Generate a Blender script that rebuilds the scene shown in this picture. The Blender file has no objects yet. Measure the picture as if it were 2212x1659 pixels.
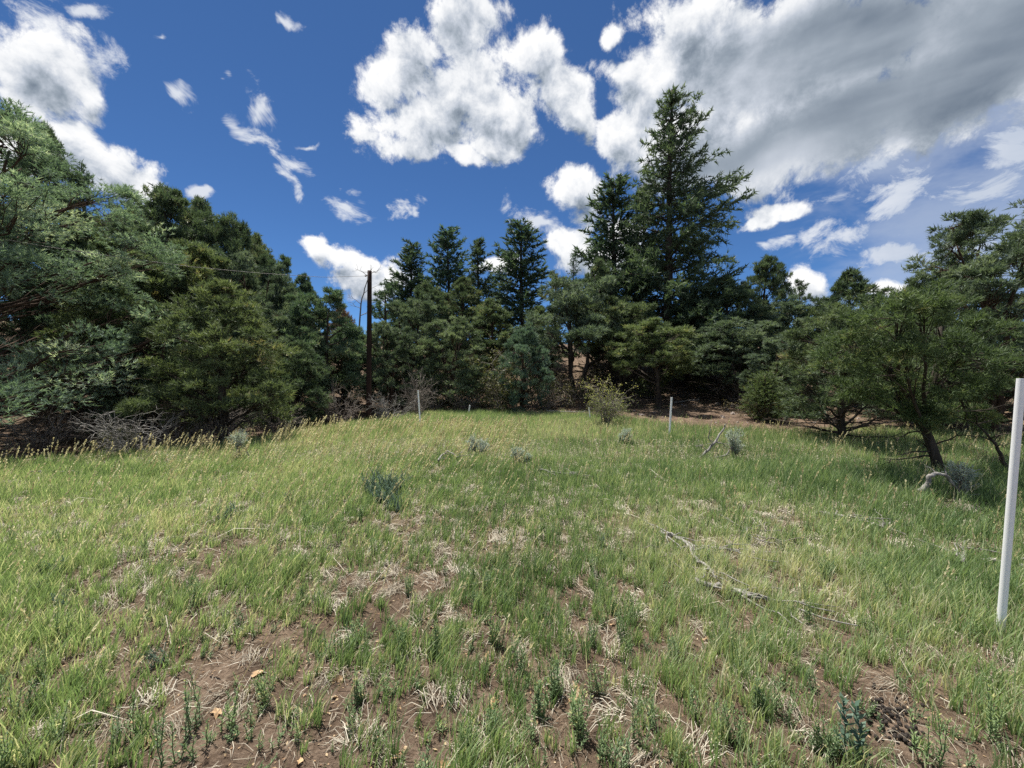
import bpy, math
import numpy as np
from mathutils import Vector

# ------------------------------------------------------------------ camera, sky, sun, exposure
SC = bpy.context.scene
COL = SC.collection
CAM_H, PITCH, FPX, CX, CY = 1.6, math.radians(1.9), 829.0, 1106.0, 829.5
cam = bpy.data.cameras.new('camera')
cam.sensor_width = 36.0
cam.lens = 36.0 * FPX / 2212.0
cam.clip_start, cam.clip_end = 0.05, 5000.0
camo = bpy.data.objects.new('camera', cam)
camo.location = (0, 0, CAM_H)
camo.rotation_euler = (math.pi / 2 - PITCH, 0, 0)
COL.objects.link(camo)
SC.camera = camo

SUN_EL, SUN_AZ = math.radians(72), math.radians(-32)      # azimuth clockwise from +Y (straight ahead)
sl = bpy.data.lights.new('sun', 'SUN')
sl.energy, sl.angle, sl.color = 4.7, math.radians(0.53), (1.0, 0.955, 0.88)
so = bpy.data.objects.new('sun', sl)
sd = Vector((math.sin(SUN_AZ) * math.cos(SUN_EL), math.cos(SUN_AZ) * math.cos(SUN_EL), math.sin(SUN_EL)))
so.rotation_euler = sd.to_track_quat('Z', 'Y').to_euler()
so.location = sd * 60
COL.objects.link(so)
SC.view_settings.view_transform = 'Standard'
SC.view_settings.look = 'None'
SC.view_settings.exposure = 0.85
SC.view_settings.gamma = 1.0
SC.cycles.max_bounces = 4
SC.cycles.diffuse_bounces = 2
SC.cycles.transmission_bounces = 2
SC.cycles.transparent_max_bounces = 4
SC.cycles.use_denoising = False
SC.cycles.denoiser = 'OPENIMAGEDENOISE'
SC.cycles.denoising_input_passes = 'RGB_ALBEDO_NORMAL'
SC.cycles.denoising_prefilter = 'ACCURATE'


class NT:
    """small helper that writes node graphs as expressions"""
    def __init__(self, tree):
        self.t = tree

    def new(self, kind, **kw):
        n = self.t.nodes.new(kind)
        for k, v in kw.items():
            setattr(n, k, v)
        return n

    def put(self, sock, v):
        if isinstance(v, bpy.types.NodeSocket):
            self.t.links.new(v, sock)
        elif isinstance(v, (tuple, list)):
            sock.default_value = tuple(v) if len(sock.default_value) == len(v) else tuple(v) + (1.0,)
        else:
            sock.default_value = v

    def m(self, op, a, b=0.0, c=0.0, clamp=False):
        n = self.new('ShaderNodeMath', operation=op, use_clamp=clamp)
        for i, v in enumerate((a, b, c)):
            self.put(n.inputs[i], v)
        return n.outputs[0]

    def vm(self, op, a, b=(0, 0, 0), s=1.0):
        n = self.new('ShaderNodeVectorMath', operation=op)
        self.put(n.inputs[0], a)
        self.put(n.inputs[1], b)
        if op == 'SCALE':
            self.put(n.inputs['Scale'], s)
        return n.outputs['Value'] if op in ('DOT_PRODUCT', 'LENGTH', 'DISTANCE') else n.outputs[0]

    def sstep(self, x, lo, hi, a=0.0, b=1.0):
        n = self.new('ShaderNodeMapRange', interpolation_type='SMOOTHSTEP')
        for i, v in enumerate((x, lo, hi, a, b)):
            self.put(n.inputs[i], v)
        return n.outputs[0]

    def noise(self, vec, scale, detail=6.0, rough=0.55, dist=0.0, color=False):
        n = self.new('ShaderNodeTexNoise')
        self.put(n.inputs['Vector'], vec)
        n.inputs['Scale'].default_value = scale
        n.inputs['Detail'].default_value = detail
        n.inputs['Roughness'].default_value = rough
        n.inputs['Distortion'].default_value = dist
        return n.outputs['Color'] if color else n.outputs['Fac']

    def mix(self, f, a, b):
        n = self.new('ShaderNodeMix', data_type='RGBA')
        self.put(n.inputs[0], f)
        self.put(n.inputs[6], a)
        self.put(n.inputs[7], b)
        return n.outputs[2]

    def mul(self, a, b):
        n = self.new('ShaderNodeMix', data_type='RGBA', blend_type='MULTIPLY')
        n.inputs[0].default_value = 1.0
        self.put(n.inputs[6], a)
        self.put(n.inputs[7], b)
        return n.outputs[2]


def ray(px, py):
    a, b = (px - CX) / FPX, (py - CY) / FPX
    return (a, math.cos(PITCH) - b * math.sin(PITCH), -math.sin(PITCH) - b * math.cos(PITCH))


# cloud masses of the sky, as lumps on the sky sphere: pixel centre, half sizes, tilt
CUMULUS = [
    # centre mass
    (985, 35, 62, 95, 0), (880, 130, 75, 80, -20), (820, 170, 45, 70, 25), (1000, 170, 110, 85, 0),
    (940, 250, 125, 70, 10), (1090, 250, 110, 85, -30), (1150, 130, 62, 60, 0), (1200, 200, 80, 60, -45),
    (1250, 250, 70, 35, -40), (880, 310, 60, 35, 0), (1000, 335, 45, 22, -30), (1060, 320, 35, 28, 0),
    # right mass
    (1318, 70, 28, 28, 0), (1350, 140, 60, 30, 0), (1470, 60, 95, 60, 30), (1420, 170, 95, 80, 0),
    (1560, 100, 200, 140, 10), (1700, 130, 240, 160, 25), (1620, 270, 200, 110, 30), (1900, 60, 330, 120, 12),
    (1360, 270, 60, 60, 0), (1480, 330, 120, 80, 0), (2100, 90, 200, 90, 20), (2060, 170, 230, 90, 25), (1840, 265, 260, 90, 28), (2230, 60, 250, 130, 10), (1700, 340, 160, 60, 25),
    # below it
    (1265, 415, 55, 62, -10), (1235, 545, 42, 48, 0), (1285, 560, 35, 40, 0), (1340, 520, 45, 45, 0),
    (1690, 458, 95, 20, 10), (1640, 485, 50, 22, 20), (1750, 612, 52, 32, 0), (1880, 160, 170, 100, 20),
    (1920, 635, 70, 18, 0),
    # left mass
    (110, 165, 130, 95, -12), (60, 130, 90, 50, 0), (190, 215, 50, 65, 10), (150, 320, 90, 60, -35),
    (250, 375, 62, 48, -20), (320, 415, 55, 40, 0), (60, 300, 80, 60, 0),
    # low ones between
    (700, 540, 75, 32, -15), (775, 590, 75, 42, -25), (860, 600, 50, 40, 0), (1075, 580, 40, 22, 0), (660, 522, 40, 18, 10),
]
WISPS = [
    (545, 280, 115, 26, -33), (620, 345, 70, 24, -38), (545, 215, 26, 48, 15), (390, 215, 40, 22, -35), (620, 400, 55, 18, -45),
    (655, 300, 40, 12, 0), (740, 440, 55, 24, -15), (875, 440, 26, 20, 0), (130, 60, 110, 45, -38), (220, 120, 60, 40, -50),
    (185, 10, 50, 18, 0), (1165, 470, 55, 26, -40), (1830, 500, 120, 55, 25), (1960, 400, 150, 60, 35), (2060, 260, 130, 50, 40),
    (1900, 330, 120, 40, 30), (1770, 530, 60, 28, 15), (2110, 420, 170, 40, 15), (2150, 520, 140, 40, 8), (1420, 150, 90, 60, 0),
    (1150, 90, 60, 40, 0), (330, 95, 18, 10, 0), (425, 412, 30, 14, -20), (1690, 530, 45, 16, 10), (640, 60, 30, 10, -30), (2190, 330, 90, 60, 20), (1980, 560, 150, 30, 10), (470, 185, 18, 12, 0),
]
SHADES = [(1800, 270, 340, 85, 27), (1640, 350, 150, 60, 20), (2050, 170, 260, 90, 27), (1820, 90, 330, 110, 14),
          (2170, 60, 240, 110, 10), (1480, 400, 110, 36, 15)]


def build_world():
    w = bpy.data.worlds.new('World')
    SC.world = w
    w.use_nodes = True
    t = w.node_tree
    t.nodes.clear()
    N = NT(t)
    co = N.new('ShaderNodeTexCoord').outputs['Generated']
    D = N.vm('NORMALIZE', co)
    sep = N.new('ShaderNodeSeparateXYZ')
    N.put(sep.inputs[0], D)
    x, y, z = sep.outputs
    yy = N.m('MAXIMUM', y, 0.12)

    def lumps(P, blobs, k):
        acc = None
        for (px, py, rx, ry, ang) in blobs:
            r = ray(px, py)
            cu, cv = r[0] / r[1], r[2] / r[1]
            rx, ry = rx / FPX, ry / FPX
            c, s = math.cos(math.radians(ang)), math.sin(math.radians(ang))
            a = N.vm('DOT_PRODUCT', P, (c / rx, s / rx, -(c * cu + s * cv) / rx))
            b = N.vm('DOT_PRODUCT', P, (-s / ry, c / ry, -(-s * cu + c * cv) / ry))
            r2 = N.m('MULTIPLY_ADD', b, b, N.m('MULTIPLY', a, a))
            acc = r2 if acc is None else N.m('SMOOTH_MIN', acc, r2, k)
        return N.m('SUBTRACT', 1.0, N.m('SQRT', N.m('MAXIMUM', acc, 0.0)))

    def plane(off):
        cmb = N.new('ShaderNodeCombineXYZ')
        N.put(cmb.inputs[0], N.m('ADD', N.m('DIVIDE', x, yy), off[0]))
        N.put(cmb.inputs[1], N.m('ADD', N.m('DIVIDE', z, yy), off[1]))
        cmb.inputs[2].default_value = 1.0
        return cmb.outputs[0]

    inside = N.m('MULTIPLY', N.sstep(y, 0.3, 0.5), N.sstep(z, 0.9, 0.78))

    def density(off):
        Dv = N.vm('ADD', D, (off[0] * 0.75, 0.0, off[1] * 0.75))
        warp = N.vm('SUBTRACT', N.noise(Dv, 5.0, 3.0, 0.55, 0.0, True), (0.5, 0.5, 0.5))
        warp = N.vm('MULTIPLY', warp, (0.16, 0.16, 0.0))
        P = N.vm('ADD', plane(off), warp)
        d = N.m('MAXIMUM', lumps(P, CUMULUS, 0.25), -1.2)
        n1 = N.noise(Dv, 9.0, 7.0, 0.66, 0.2)
        n1 = N.m('MULTIPLY', N.m('SUBTRACT', n1, 0.5), 3.3)
        d = N.m('ADD', N.m('ADD', d, 0.13), n1)
        g = N.noise(Dv, 2.3, 5.0, 0.58, 0.1)
        g = N.m('MULTIPLY', N.m('SUBTRACT', g, 0.50), 5.0)
        mixn = N.new('ShaderNodeMix', data_type='FLOAT')
        N.put(mixn.inputs[0], inside)
        N.put(mixn.inputs[2], g)
        N.put(mixn.inputs[3], d)
        return mixn.outputs[0]

    d0 = density((0.0, 0.0))
    d1 = density((-0.012, 0.05))
    alpha = N.sstep(d0, -0.12, 0.42)
    diff = N.m('SUBTRACT', d0, d1)
    lit = N.m('MULTIPLY_ADD', diff, 0.46, 0.66)
    fine = N.noise(D, 17.0, 5.0, 0.6, 0.3)
    # thick cores pass less light than thin rims
    lit = N.m('SUBTRACT', lit, N.m('MULTIPLY', N.sstep(d0, 0.4, 1.2), 0.24))
    Pw = N.vm('ADD', plane((0, 0)), N.vm('MULTIPLY', N.vm('SUBTRACT', N.noise(D, 2.5, 3.0, 0.5, 0.0, True), (0.5, 0.5, 0.5)), (0.25, 0.25, 0)))
    sh = N.sstep(lumps(Pw, SHADES, 0.3), -0.5, 0.75)
    sh = N.m('MULTIPLY', sh, inside)
    lit = N.m('ADD', lit, N.m('MULTIPLY', N.m('SUBTRACT', fine, 0.5), N.m('MULTIPLY_ADD', sh, -0.75, 1.35)))
    bank = N.noise(N.vm('MULTIPLY', D, (1.2, 1.2, 3.4)), 2.6, 4.0, 0.5, 0.4)
    bank = N.m('MULTIPLY_ADD', N.m('SUBTRACT', bank, 0.5), 1.5, 0.17)
    k_ = N.m('MULTIPLY', sh, 0.88)
    lit = N.m('ADD', N.m('MULTIPLY', lit, N.m('SUBTRACT', 1.0, k_)), N.m('MULTIPLY', bank, k_))
    lit = N.m('MAXIMUM', N.m('MINIMUM', lit, 1.0), 0.0)
    ramp = N.new('ShaderNodeValToRGB')
    N.put(ramp.inputs[0], lit)
    e = ramp.color_ramp.elements
    e[0].position, e[0].color = 0.0, (0.155, 0.20, 0.265, 1)
    e[1].position, e[1].color = 1.0, (1.05, 1.05, 1.05, 1)
    for p, c in ((0.28, (0.33, 0.385, 0.455)), (0.5, (0.56, 0.61, 0.69)), (0.75, (0.88, 0.90, 0.93))):
        q = e.new(p)
        q.color = c + (1,)
    cloud = ramp.outputs[0]
    # thin streaks
    Dw = N.vm('MULTIPLY', D, (1.0, 1.0, 1.5))
    wn = N.noise(Dw, 11.0, 7.0, 0.68, 0.6)
    Pq = N.vm('ADD', plane((0, 0)), N.vm('MULTIPLY', N.vm('SUBTRACT', N.noise(D, 7.0, 4.0, 0.6, 0.0, True), (0.5, 0.5, 0.5)), (0.2, 0.2, 0)))
    wd = N.m('ADD', N.m('MAXIMUM', lumps(Pq, WISPS, 0.2), -1.0), N.m('MULTIPLY', N.m('SUBTRACT', wn, 0.5), 4.2))
    wa = N.m('MULTIPLY', N.m('MULTIPLY', N.sstep(wd, 0.0, 1.0), 0.9), inside)
    # thin veil in the right hand sky
    veil = lumps(plane((0, 0)), [(2150, 500, 480, 200, 12), (1960, 330, 330, 150, 25), (2250, 250, 250, 150, 20)], 0.3)
    veil = N.m('MULTIPLY', N.sstep(N.m('ADD', veil, N.m('MULTIPLY', N.m('SUBTRACT', N.noise(N.vm('MULTIPLY', D, (1.0, 1.0, 2.2)), 4.5, 5.0, 0.6, 0.5), 0.5), 2.6)), -0.1, 1.0), 0.5)
    veil = N.m('MULTIPLY', veil, inside)

    sky = N.new('ShaderNodeTexSky', sky_type='NISHITA')
    sky.sun_disc = False
    sky.sun_elevation = SUN_EL
    sky.sun_rotation = SUN_AZ
    sky.altitude = 2400
    sky.air_density, sky.dust_density, sky.ozone_density = 0.85, 0.3, 3.2
    bg1 = N.new('ShaderNodeBackground')
    N.put(bg1.inputs[0], N.mul(sky.outputs[0], (0.62, 0.92, 1.18, 1)))
    bg1.inputs[1].default_value = 0.055
    bg2 = N.new('ShaderNodeBackground')
    bg2.inputs[1].default_value = 0.52
    N.put(bg2.inputs[0], N.mix(veil, (0.84, 0.88, 0.95, 1), (0.42, 0.52, 0.68, 1)))
    m1 = N.new('ShaderNodeMixShader')
    N.put(m1.inputs[0], N.m('MAXIMUM', wa, veil))
    t.links.new(bg1.outputs[0], m1.inputs[1])
    t.links.new(bg2.outputs[0], m1.inputs[2])
    bg3 = N.new('ShaderNodeBackground')
    bg3.inputs[1].default_value = 0.555
    N.put(bg3.inputs[0], cloud)
    m2 = N.new('ShaderNodeMixShader')
    N.put(m2.inputs[0], N.m('MAXIMUM', alpha, N.sstep(sh, 0.6, 0.9)))
    t.links.new(m1.outputs[0], m2.inputs[1])
    t.links.new(bg3.outputs[0], m2.inputs[2])
    out = N.new('ShaderNodeOutputWorld')
    t.links.new(m2.outputs[0], out.inputs[0])
    w.cycles.sampling_method = 'MANUAL'
    w.cycles.sample_map_resolution = 512


build_world()

# ------------------------------------------------------------------ terrain function
_perm = np.random.RandomState(7).rand(256, 256)


def vnoise(x, y, s=1.0, seed=0):
    x = np.asarray(x, float) * s + 37.3 * seed + 1000.0
    y = np.asarray(y, float) * s + 17.9 * seed + 1000.0
    xi, yi = np.floor(x).astype(int), np.floor(y).astype(int)
    fx, fy = x - xi, y - yi
    fx, fy = fx * fx * (3 - 2 * fx), fy * fy * (3 - 2 * fy)
    g = lambda a, b: _perm[a % 256, b % 256]
    return (g(xi, yi) * (1 - fx) + g(xi + 1, yi) * fx) * (1 - fy) + (g(xi, yi + 1) * (1 - fx) + g(xi + 1, yi + 1) * fx) * fy


def fbm(x, y, s=1.0, o=4, seed=0):
    t, a, n = 0.0, 0.5, 0.0
    for i in range(o):
        t = t + a * vnoise(x, y, s * 2 ** i, seed + i)
        n += a
        a *= 0.5
    return t / n


def softplus(v, k=1.0):
    return np.logaddexp(0.0, np.asarray(v, float) / k) * k


def smooth(v, lo, hi):
    t = np.clip((np.asarray(v, float) - lo) / (hi - lo), 0, 1)
    return t * t * (3 - 2 * t)


def left_edge(y):
    return np.interp(y, [0, 4.5, 6.6, 7.2, 8.0, 9.5, 11.5, 14.4, 20, 40], [-30, -15, -8.85, -8.2, -6.85, -5.8, -4.9, -3.6, -2.6, -2.0])


def back_edge(x):
    return np.interp(x, [-6, 1.5, 2.8, 4, 5.5, 7, 9, 14, 30], [14.8, 14.6, 13.2, 11.7, 10.9, 10.5, 9.9, 9.2, 8.6])


def height(x, y):
    x, y = np.asarray(x, float), np.asarray(y, float)
    d = left_edge(y) - x
    hl = 0.34 * softplus(d - 3.6, 0.7)
    hb = 0.27 * softplus(y - 16.2 + 0.12 * np.clip(x - 3, 0, 10), 0.8) + 0.05 * softplus(y - back_edge(x), 0.5)
    hill = np.maximum(hl, hb) + 0.25 * np.minimum(hl, hb)
    hill = 4.6 * np.tanh(hill / 4.6)
    gully = -0.42 * smooth(d, 0.0, 1.8) * (1 - smooth(y, 12.0, 16.0))
    crown = 0.10 * np.exp(-((x - 0.5) / 6.0) ** 2 - ((y - 9.5) / 4.0) ** 2)
    near = np.exp(-(np.hypot(x, y) / 45.0) ** 2)
    bump = (fbm(x, y, 0.35, 3, 3) - 0.5) * 0.16 * near + (fbm(x, y, 2.2, 3, 9) - 0.5) * 0.05 * np.exp(-(np.hypot(x, y) / 9.0) ** 2)
    bump = bump + (fbm(x, y, 0.9, 4, 21) - 0.5) * 0.35 * smooth(hill, 0.2, 1.5)
    return hill + gully + crown + bump


def H1(x, y):
    return float(height(np.array([x]), np.array([y]))[0])


def at(px, py, Y):
    r = ray(px, py)
    k = Y / r[1]
    return Vector((r[0] * k, Y, CAM_H + r[2] * k))


def ground_at(px, py):
    r = ray(px, py)
    ys = np.linspace(0.6, 40, 2400)
    zs = CAM_H + r[2] / r[1] * ys
    hs = height(r[0] / r[1] * ys, ys)
    i = int(np.argmax(zs < hs))
    Y = float(ys[i]) if zs[i] < hs[i] else 16.0
    X = r[0] / r[1] * Y
    return Vector((X, Y, H1(X, Y)))


# ------------------------------------------------------------------ mesh helpers
def unit(v):
    return v / np.maximum(np.linalg.norm(v, axis=-1, keepdims=True), 1e-9)


class Geo:
    def __init__(self):
        self.V, self.T, self.A, self.n = [], [], [], 0

    def add(self, V, T, tint):
        V = np.asarray(V, float).reshape(-1, 3)
        self.V.append(V)
        self.T.append(np.asarray(T, int).reshape(-1, 3) + self.n)
        self.A.append(np.broadcast_to(np.asarray(tint, float), (len(V),)))
        self.n += len(V)

    def tube(self, pts, rad, k=6, tint=0.5, cap=True):
        pts = np.asarray(pts, float)
        n = len(pts)
        rad = np.broadcast_to(np.asarray(rad, float), (n,))
        tan = unit(np.gradient(pts, axis=0))
        ref = np.array([0, 0, 1.0]) if abs(tan[:, 2]).mean() < 0.8 else np.array([1.0, 0, 0])
        a = unit(np.cross(tan, ref))
        b = np.cross(tan, a)
        th = np.arange(k) * 2 * math.pi / k
        ring = pts[:, None] + rad[:, None, None] * (np.cos(th)[None, :, None] * a[:, None] + np.sin(th)[None, :, None] * b[:, None])
        V = ring.reshape(-1, 3)
        i = np.arange(n - 1)[:, None] * k
        j = np.arange(k)[None]
        jn = (j + 1) % k
        q = [i + j, i + jn, i + k + jn, i + k + j]
        T = np.concatenate([np.stack([q[0], q[1], q[2]], -1).reshape(-1, 3), np.stack([q[0], q[2], q[3]], -1).reshape(-1, 3)])
        if cap:
            V = np.concatenate([V, pts[:1], pts[-1:]])
            c0, c1 = n * k, n * k + 1
            jj = np.arange(k)
            T = np.concatenate([T, np.stack([np.full(k, c0), (jj + 1) % k, jj], -1),
                                np.stack([np.full(k, c1), (n - 1) * k + jj, (n - 1) * k + (jj + 1) % k], -1)])
        self.add(V, T, tint)

    def tris(self, a, b, c, tint):
        n = len(a)
        V = np.stack([a, b, c], 1).reshape(-1, 3)
        self.add(V, np.arange(3 * n).reshape(-1, 3), np.repeat(np.broadcast_to(tint, (n,)), 3))

    def blades(self, rng, P, D, nb, L, W, spread, tint, jit=0.3, up=0.0):
        """clusters of narrow pointed needles or leaflets round each point"""
        N = len(P)
        P = np.repeat(P, nb, 0)
        D = np.repeat(D, nb, 0)
        tint = np.repeat(np.broadcast_to(tint, (N,)), nb)
        L = np.repeat(np.broadcast_to(L, (N,)), nb)
        n = N * nb
        d = unit(D + spread * rng.randn(n, 3) + np.array([0, 0, up]))
        base = P + D * (rng.rand(n, 1) - 0.35) * L[:, None] * 0.9
        ln = L * (0.6 + 0.7 * rng.rand(n))
        tip = base + d * ln[:, None]
        side = unit(np.cross(d, rng.randn(n, 3))) * (W * 0.5 * (0.7 + 0.6 * rng.rand(n)))[:, None]
        self.tris(base - side, base + side, tip, np.clip(tint + jit * (rng.rand(n) - 0.5), 0, 1))

    def kites(self, base, d, ln, w, nrm, tint, wide=0.45):
        """diamond leaves, two triangles each"""
        s = unit(np.cross(d, nrm)) * (np.asarray(w) * 0.5)[:, None]
        mid = base + d * (ln * wide)[:, None]
        tip = base + d * ln[:, None]
        n = len(base)
        V = np.stack([base, mid + s, tip, mid - s], 1).reshape(-1, 3)
        i = np.arange(n)[:, None] * 4
        T = np.concatenate([i + np.array([[0, 1, 2]]), i + np.array([[0, 2, 3]])])
        self.add(V, T, np.repeat(np.broadcast_to(tint, (n,)), 4))

    def mesh(self, name, mat, smooth_shade=False):
        V = np.concatenate(self.V) if self.V else np.zeros((0, 3))
        T = np.concatenate(self.T) if self.T else np.zeros((0, 3), int)
        A = np.concatenate(self.A) if self.A else np.zeros(0)
        me = bpy.data.meshes.new(name)
        me.vertices.add(len(V))
        me.vertices.foreach_set('co', V.astype(np.float32).ravel())
        me.loops.add(3 * len(T))
        me.loops.foreach_set('vertex_index', T.astype(np.int32).ravel())
        me.polygons.add(len(T))
        me.polygons.foreach_set('loop_start', (np.arange(len(T)) * 3).astype(np.int32))
        if smooth_shade:
            me.polygons.foreach_set('use_smooth', np.ones(len(T), bool))
        else:
            me.polygons.foreach_set('use_smooth', np.zeros(len(T), bool))
        at_ = me.attributes.new('tint', 'FLOAT', 'POINT')
        at_.data.foreach_set('value', A.astype(np.float32))
        me.update(calc_edges=True)
        if mat is not None:
            me.materials.append(mat)
        return me


def obj(name, me, parent=None, loc=None, label=None, cat=None, group=None, kind=None):
    o = bpy.data.objects.new(name, me)
    COL.objects.link(o)
    if parent is not None:
        o.parent = parent
    if loc is not None:
        o.location = loc
    if label:
        o['label'] = label
    if cat:
        o['category'] = cat
    if group:
        o['group'] = group
    if kind:
        o['kind'] = kind
    return o


# ------------------------------------------------------------------ materials
def base_mat(name):
    m = bpy.data.materials.new(name)
    m.use_nodes = True
    t = m.node_tree
    t.nodes.clear()
    return m, NT(t)


def ramp_of(N, fac, stops):
    r = N.new('ShaderNodeValToRGB')
    N.put(r.inputs[0], fac)
    e = r.color_ramp.elements
    while len(e) < len(stops):
        e.new(0.5)
    for el, (p, c) in zip(e, stops):
        el.position, el.color = p, tuple(c) + (1,)
    return r.outputs[0]


def leaf_mat(name, stops, transl=0.3, rough=0.6, tcol=(1.15, 1.2, 0.7), objcol=True, spec=0.25):
    m, N = base_mat(name)
    a = N.new('ShaderNodeAttribute', attribute_name='tint').outputs['Fac']
    c = ramp_of(N, a, stops)
    if objcol:
        oi = N.new('ShaderNodeObjectInfo')
        c = N.mul(c, oi.outputs['Color'])
    p = N.new('ShaderNodeBsdfPrincipled')
    N.put(p.inputs['Base Color'], c)
    p.inputs['Roughness'].default_value = rough
    p.inputs['Specular IOR Level'].default_value = spec
    tr = N.new('ShaderNodeBsdfTranslucent')
    N.put(tr.inputs[0], N.mul(c, tcol + (1,)))
    mx = N.new('ShaderNodeMixShader')
    mx.inputs[0].default_value = transl
    N.t.links.new(p.outputs[0], mx.inputs[1])
    N.t.links.new(tr.outputs[0], mx.inputs[2])
    o = N.new('ShaderNodeOutputMaterial')
    N.t.links.new(mx.outputs[0], o.inputs[0])
    return m


def bark_mat(name, c0, c1, c2, scale=14.0, stretch=(1, 1, 0.18), bump=0.6, rough=0.9):
    m, N = base_mat(name)
    co = N.new('ShaderNodeTexCoord').outputs['Object']
    v = N.vm('MULTIPLY', co, stretch)
    n = N.noise(v, scale, 6, 0.65, 0.6)
    n2 = N.noise(co, 3.0, 3, 0.5)
    f = N.m('ADD', N.m('MULTIPLY', n, 0.75), N.m('MULTIPLY', n2, 0.25))
    c = ramp_of(N, f, [(0.34, c0), (0.52, c1), (0.7, c2)])
    p = N.new('ShaderNodeBsdfPrincipled')
    N.put(p.inputs['Base Color'], c)
    p.inputs['Roughness'].default_value = rough
    p.inputs['Specular IOR Level'].default_value = 0.2
    b = N.new('ShaderNodeBump')
    b.inputs['Strength'].default_value = bump
    b.inputs['Distance'].default_value = 0.02
    N.put(b.inputs['Height'], n)
    N.t.links.new(b.outputs[0], p.inputs['Normal'])
    o = N.new('ShaderNodeOutputMaterial')
    N.t.links.new(p.outputs[0], o.inputs[0])
    return m


M = {}
M['fir'] = leaf_mat('fir_needles', [(0.0, (0.034, 0.056, 0.034)), (0.5, (0.062, 0.094, 0.050)), (1.0, (0.10, 0.138, 0.068))], 0.34)
M['pine'] = leaf_mat('pinyon_needles', [(0.0, (0.040, 0.060, 0.032)), (0.5, (0.074, 0.105, 0.052)), (0.9, (0.120, 0.155, 0.074)), (1.0, (0.175, 0.165, 0.085))], 0.36)
M['juniper'] = leaf_mat('juniper_scales', [(0.0, (0.040, 0.062, 0.036)), (0.5, (0.078, 0.112, 0.066)), (1.0, (0.135, 0.175, 0.105))], 0.34)
M['bluejuniper'] = leaf_mat('blue_juniper_scales', [(0.0, (0.062, 0.100, 0.064)), (0.45, (0.120, 0.182, 0.116)), (0.8, (0.20, 0.275, 0.185)), (1.0, (0.34, 0.40, 0.27))], 0.38)
M['oak'] = leaf_mat('scrub_leaves', [(0.0, (0.05, 0.068, 0.03)), (0.5, (0.098, 0.115, 0.05)), (1.0, (0.16, 0.165, 0.075))], 0.3)
M['yellowleaf'] = leaf_mat('yellow_green_leaves', [(0.0, (0.13, 0.16, 0.07)), (0.55, (0.24, 0.27, 0.11)), (1.0, (0.58, 0.56, 0.20))], 0.35)
M['sage'] = leaf_mat('sage_leaves', [(0.0, (0.22, 0.265, 0.23)), (0.5, (0.42, 0.48, 0.43)), (1.0, (0.64, 0.70, 0.63))], 0.3, 0.8)
M['rust'] = leaf_mat('dead_needles', [(0.0, (0.07, 0.055, 0.035)), (0.5, (0.13, 0.095, 0.055)), (1.0, (0.20, 0.14, 0.08))], 0.2)
M['herb'] = leaf_mat('herb_leaves', [(0.0, (0.11, 0.17, 0.095)), (0.5, (0.19, 0.27, 0.14)), (0.9, (0.27, 0.35, 0.17)), (1.0, (0.50, 0.48, 0.24))], 0.42)
M['blueherb'] = leaf_mat('blue_green_leaves', [(0.0, (0.045, 0.085, 0.065)), (0.6, (0.085, 0.14, 0.105)), (1.0, (0.15, 0.21, 0.16))], 0.2)
M['grass'] = leaf_mat('grass_blades', [(0.0, (0.120, 0.190, 0.085)), (0.35, (0.225, 0.320, 0.145)), (0.62, (0.330, 0.420, 0.205)), (0.80, (0.46, 0.51, 0.29)), (1.0, (0.68, 0.64, 0.45))], 0.45, 0.5, (1.1, 1.15, 0.7), False)
M['straw'] = leaf_mat('dry_straw', [(0.0, (0.17, 0.135, 0.10)), (0.5, (0.40, 0.35, 0.27)), (1.0, (0.66, 0.61, 0.50))], 0.15, 0.7, (1, 1, 0.9), False)
M['seed'] = leaf_mat('dry_seed_heads', [(0.0, (0.46, 0.39, 0.22)), (0.5, (0.62, 0.56, 0.33)), (1.0, (0.78, 0.73, 0.50))], 0.48, 0.7, (1, 1, 0.9), False)
M['deadleaf'] = leaf_mat('dead_oak_leaf', [(0.0, (0.26, 0.15, 0.085)), (0.5, (0.44, 0.30, 0.17)), (1.0, (0.62, 0.48, 0.30))], 0.15, 0.7, (1, 0.9, 0.8), True)
M['bark'] = bark_mat('grey_brown_bark', (0.022, 0.018, 0.015), (0.06, 0.048, 0.038), (0.12, 0.10, 0.085))
M['redbark'] = bark_mat('red_brown_bark', (0.026, 0.018, 0.014), (0.075, 0.048, 0.034), (0.13, 0.092, 0.07))
M['greywood'] = bark_mat('weathered_grey_wood', (0.09, 0.083, 0.077), (0.25, 0.235, 0.215), (0.44, 0.42, 0.39), 22.0)
M['twig'] = bark_mat('dead_twigs', (0.10, 0.087, 0.075), (0.22, 0.19, 0.165), (0.36, 0.33, 0.295), 18.0)
M['pole'] = bark_mat('creosoted_pole', (0.010, 0.007, 0.006), (0.030, 0.018, 0.014), (0.085, 0.048, 0.036), 9.0, (1, 1, 0.05))
M['dung'] = bark_mat('dung', (0.016, 0.013, 0.011), (0.042, 0.034, 0.029), (0.09, 0.076, 0.066), 60.0, (1, 1, 1), 0.4)
M['wire'] = bark_mat('wire', (0.10, 0.09, 0.08), (0.22, 0.20, 0.18), (0.30, 0.28, 0.26), 30.0, (1, 1, 1), 0.1, 0.55)
M['stone'] = bark_mat('stone', (0.13, 0.105, 0.09), (0.27, 0.225, 0.195), (0.42, 0.37, 0.33), 12.0, (1, 1, 1), 0.5)


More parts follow.
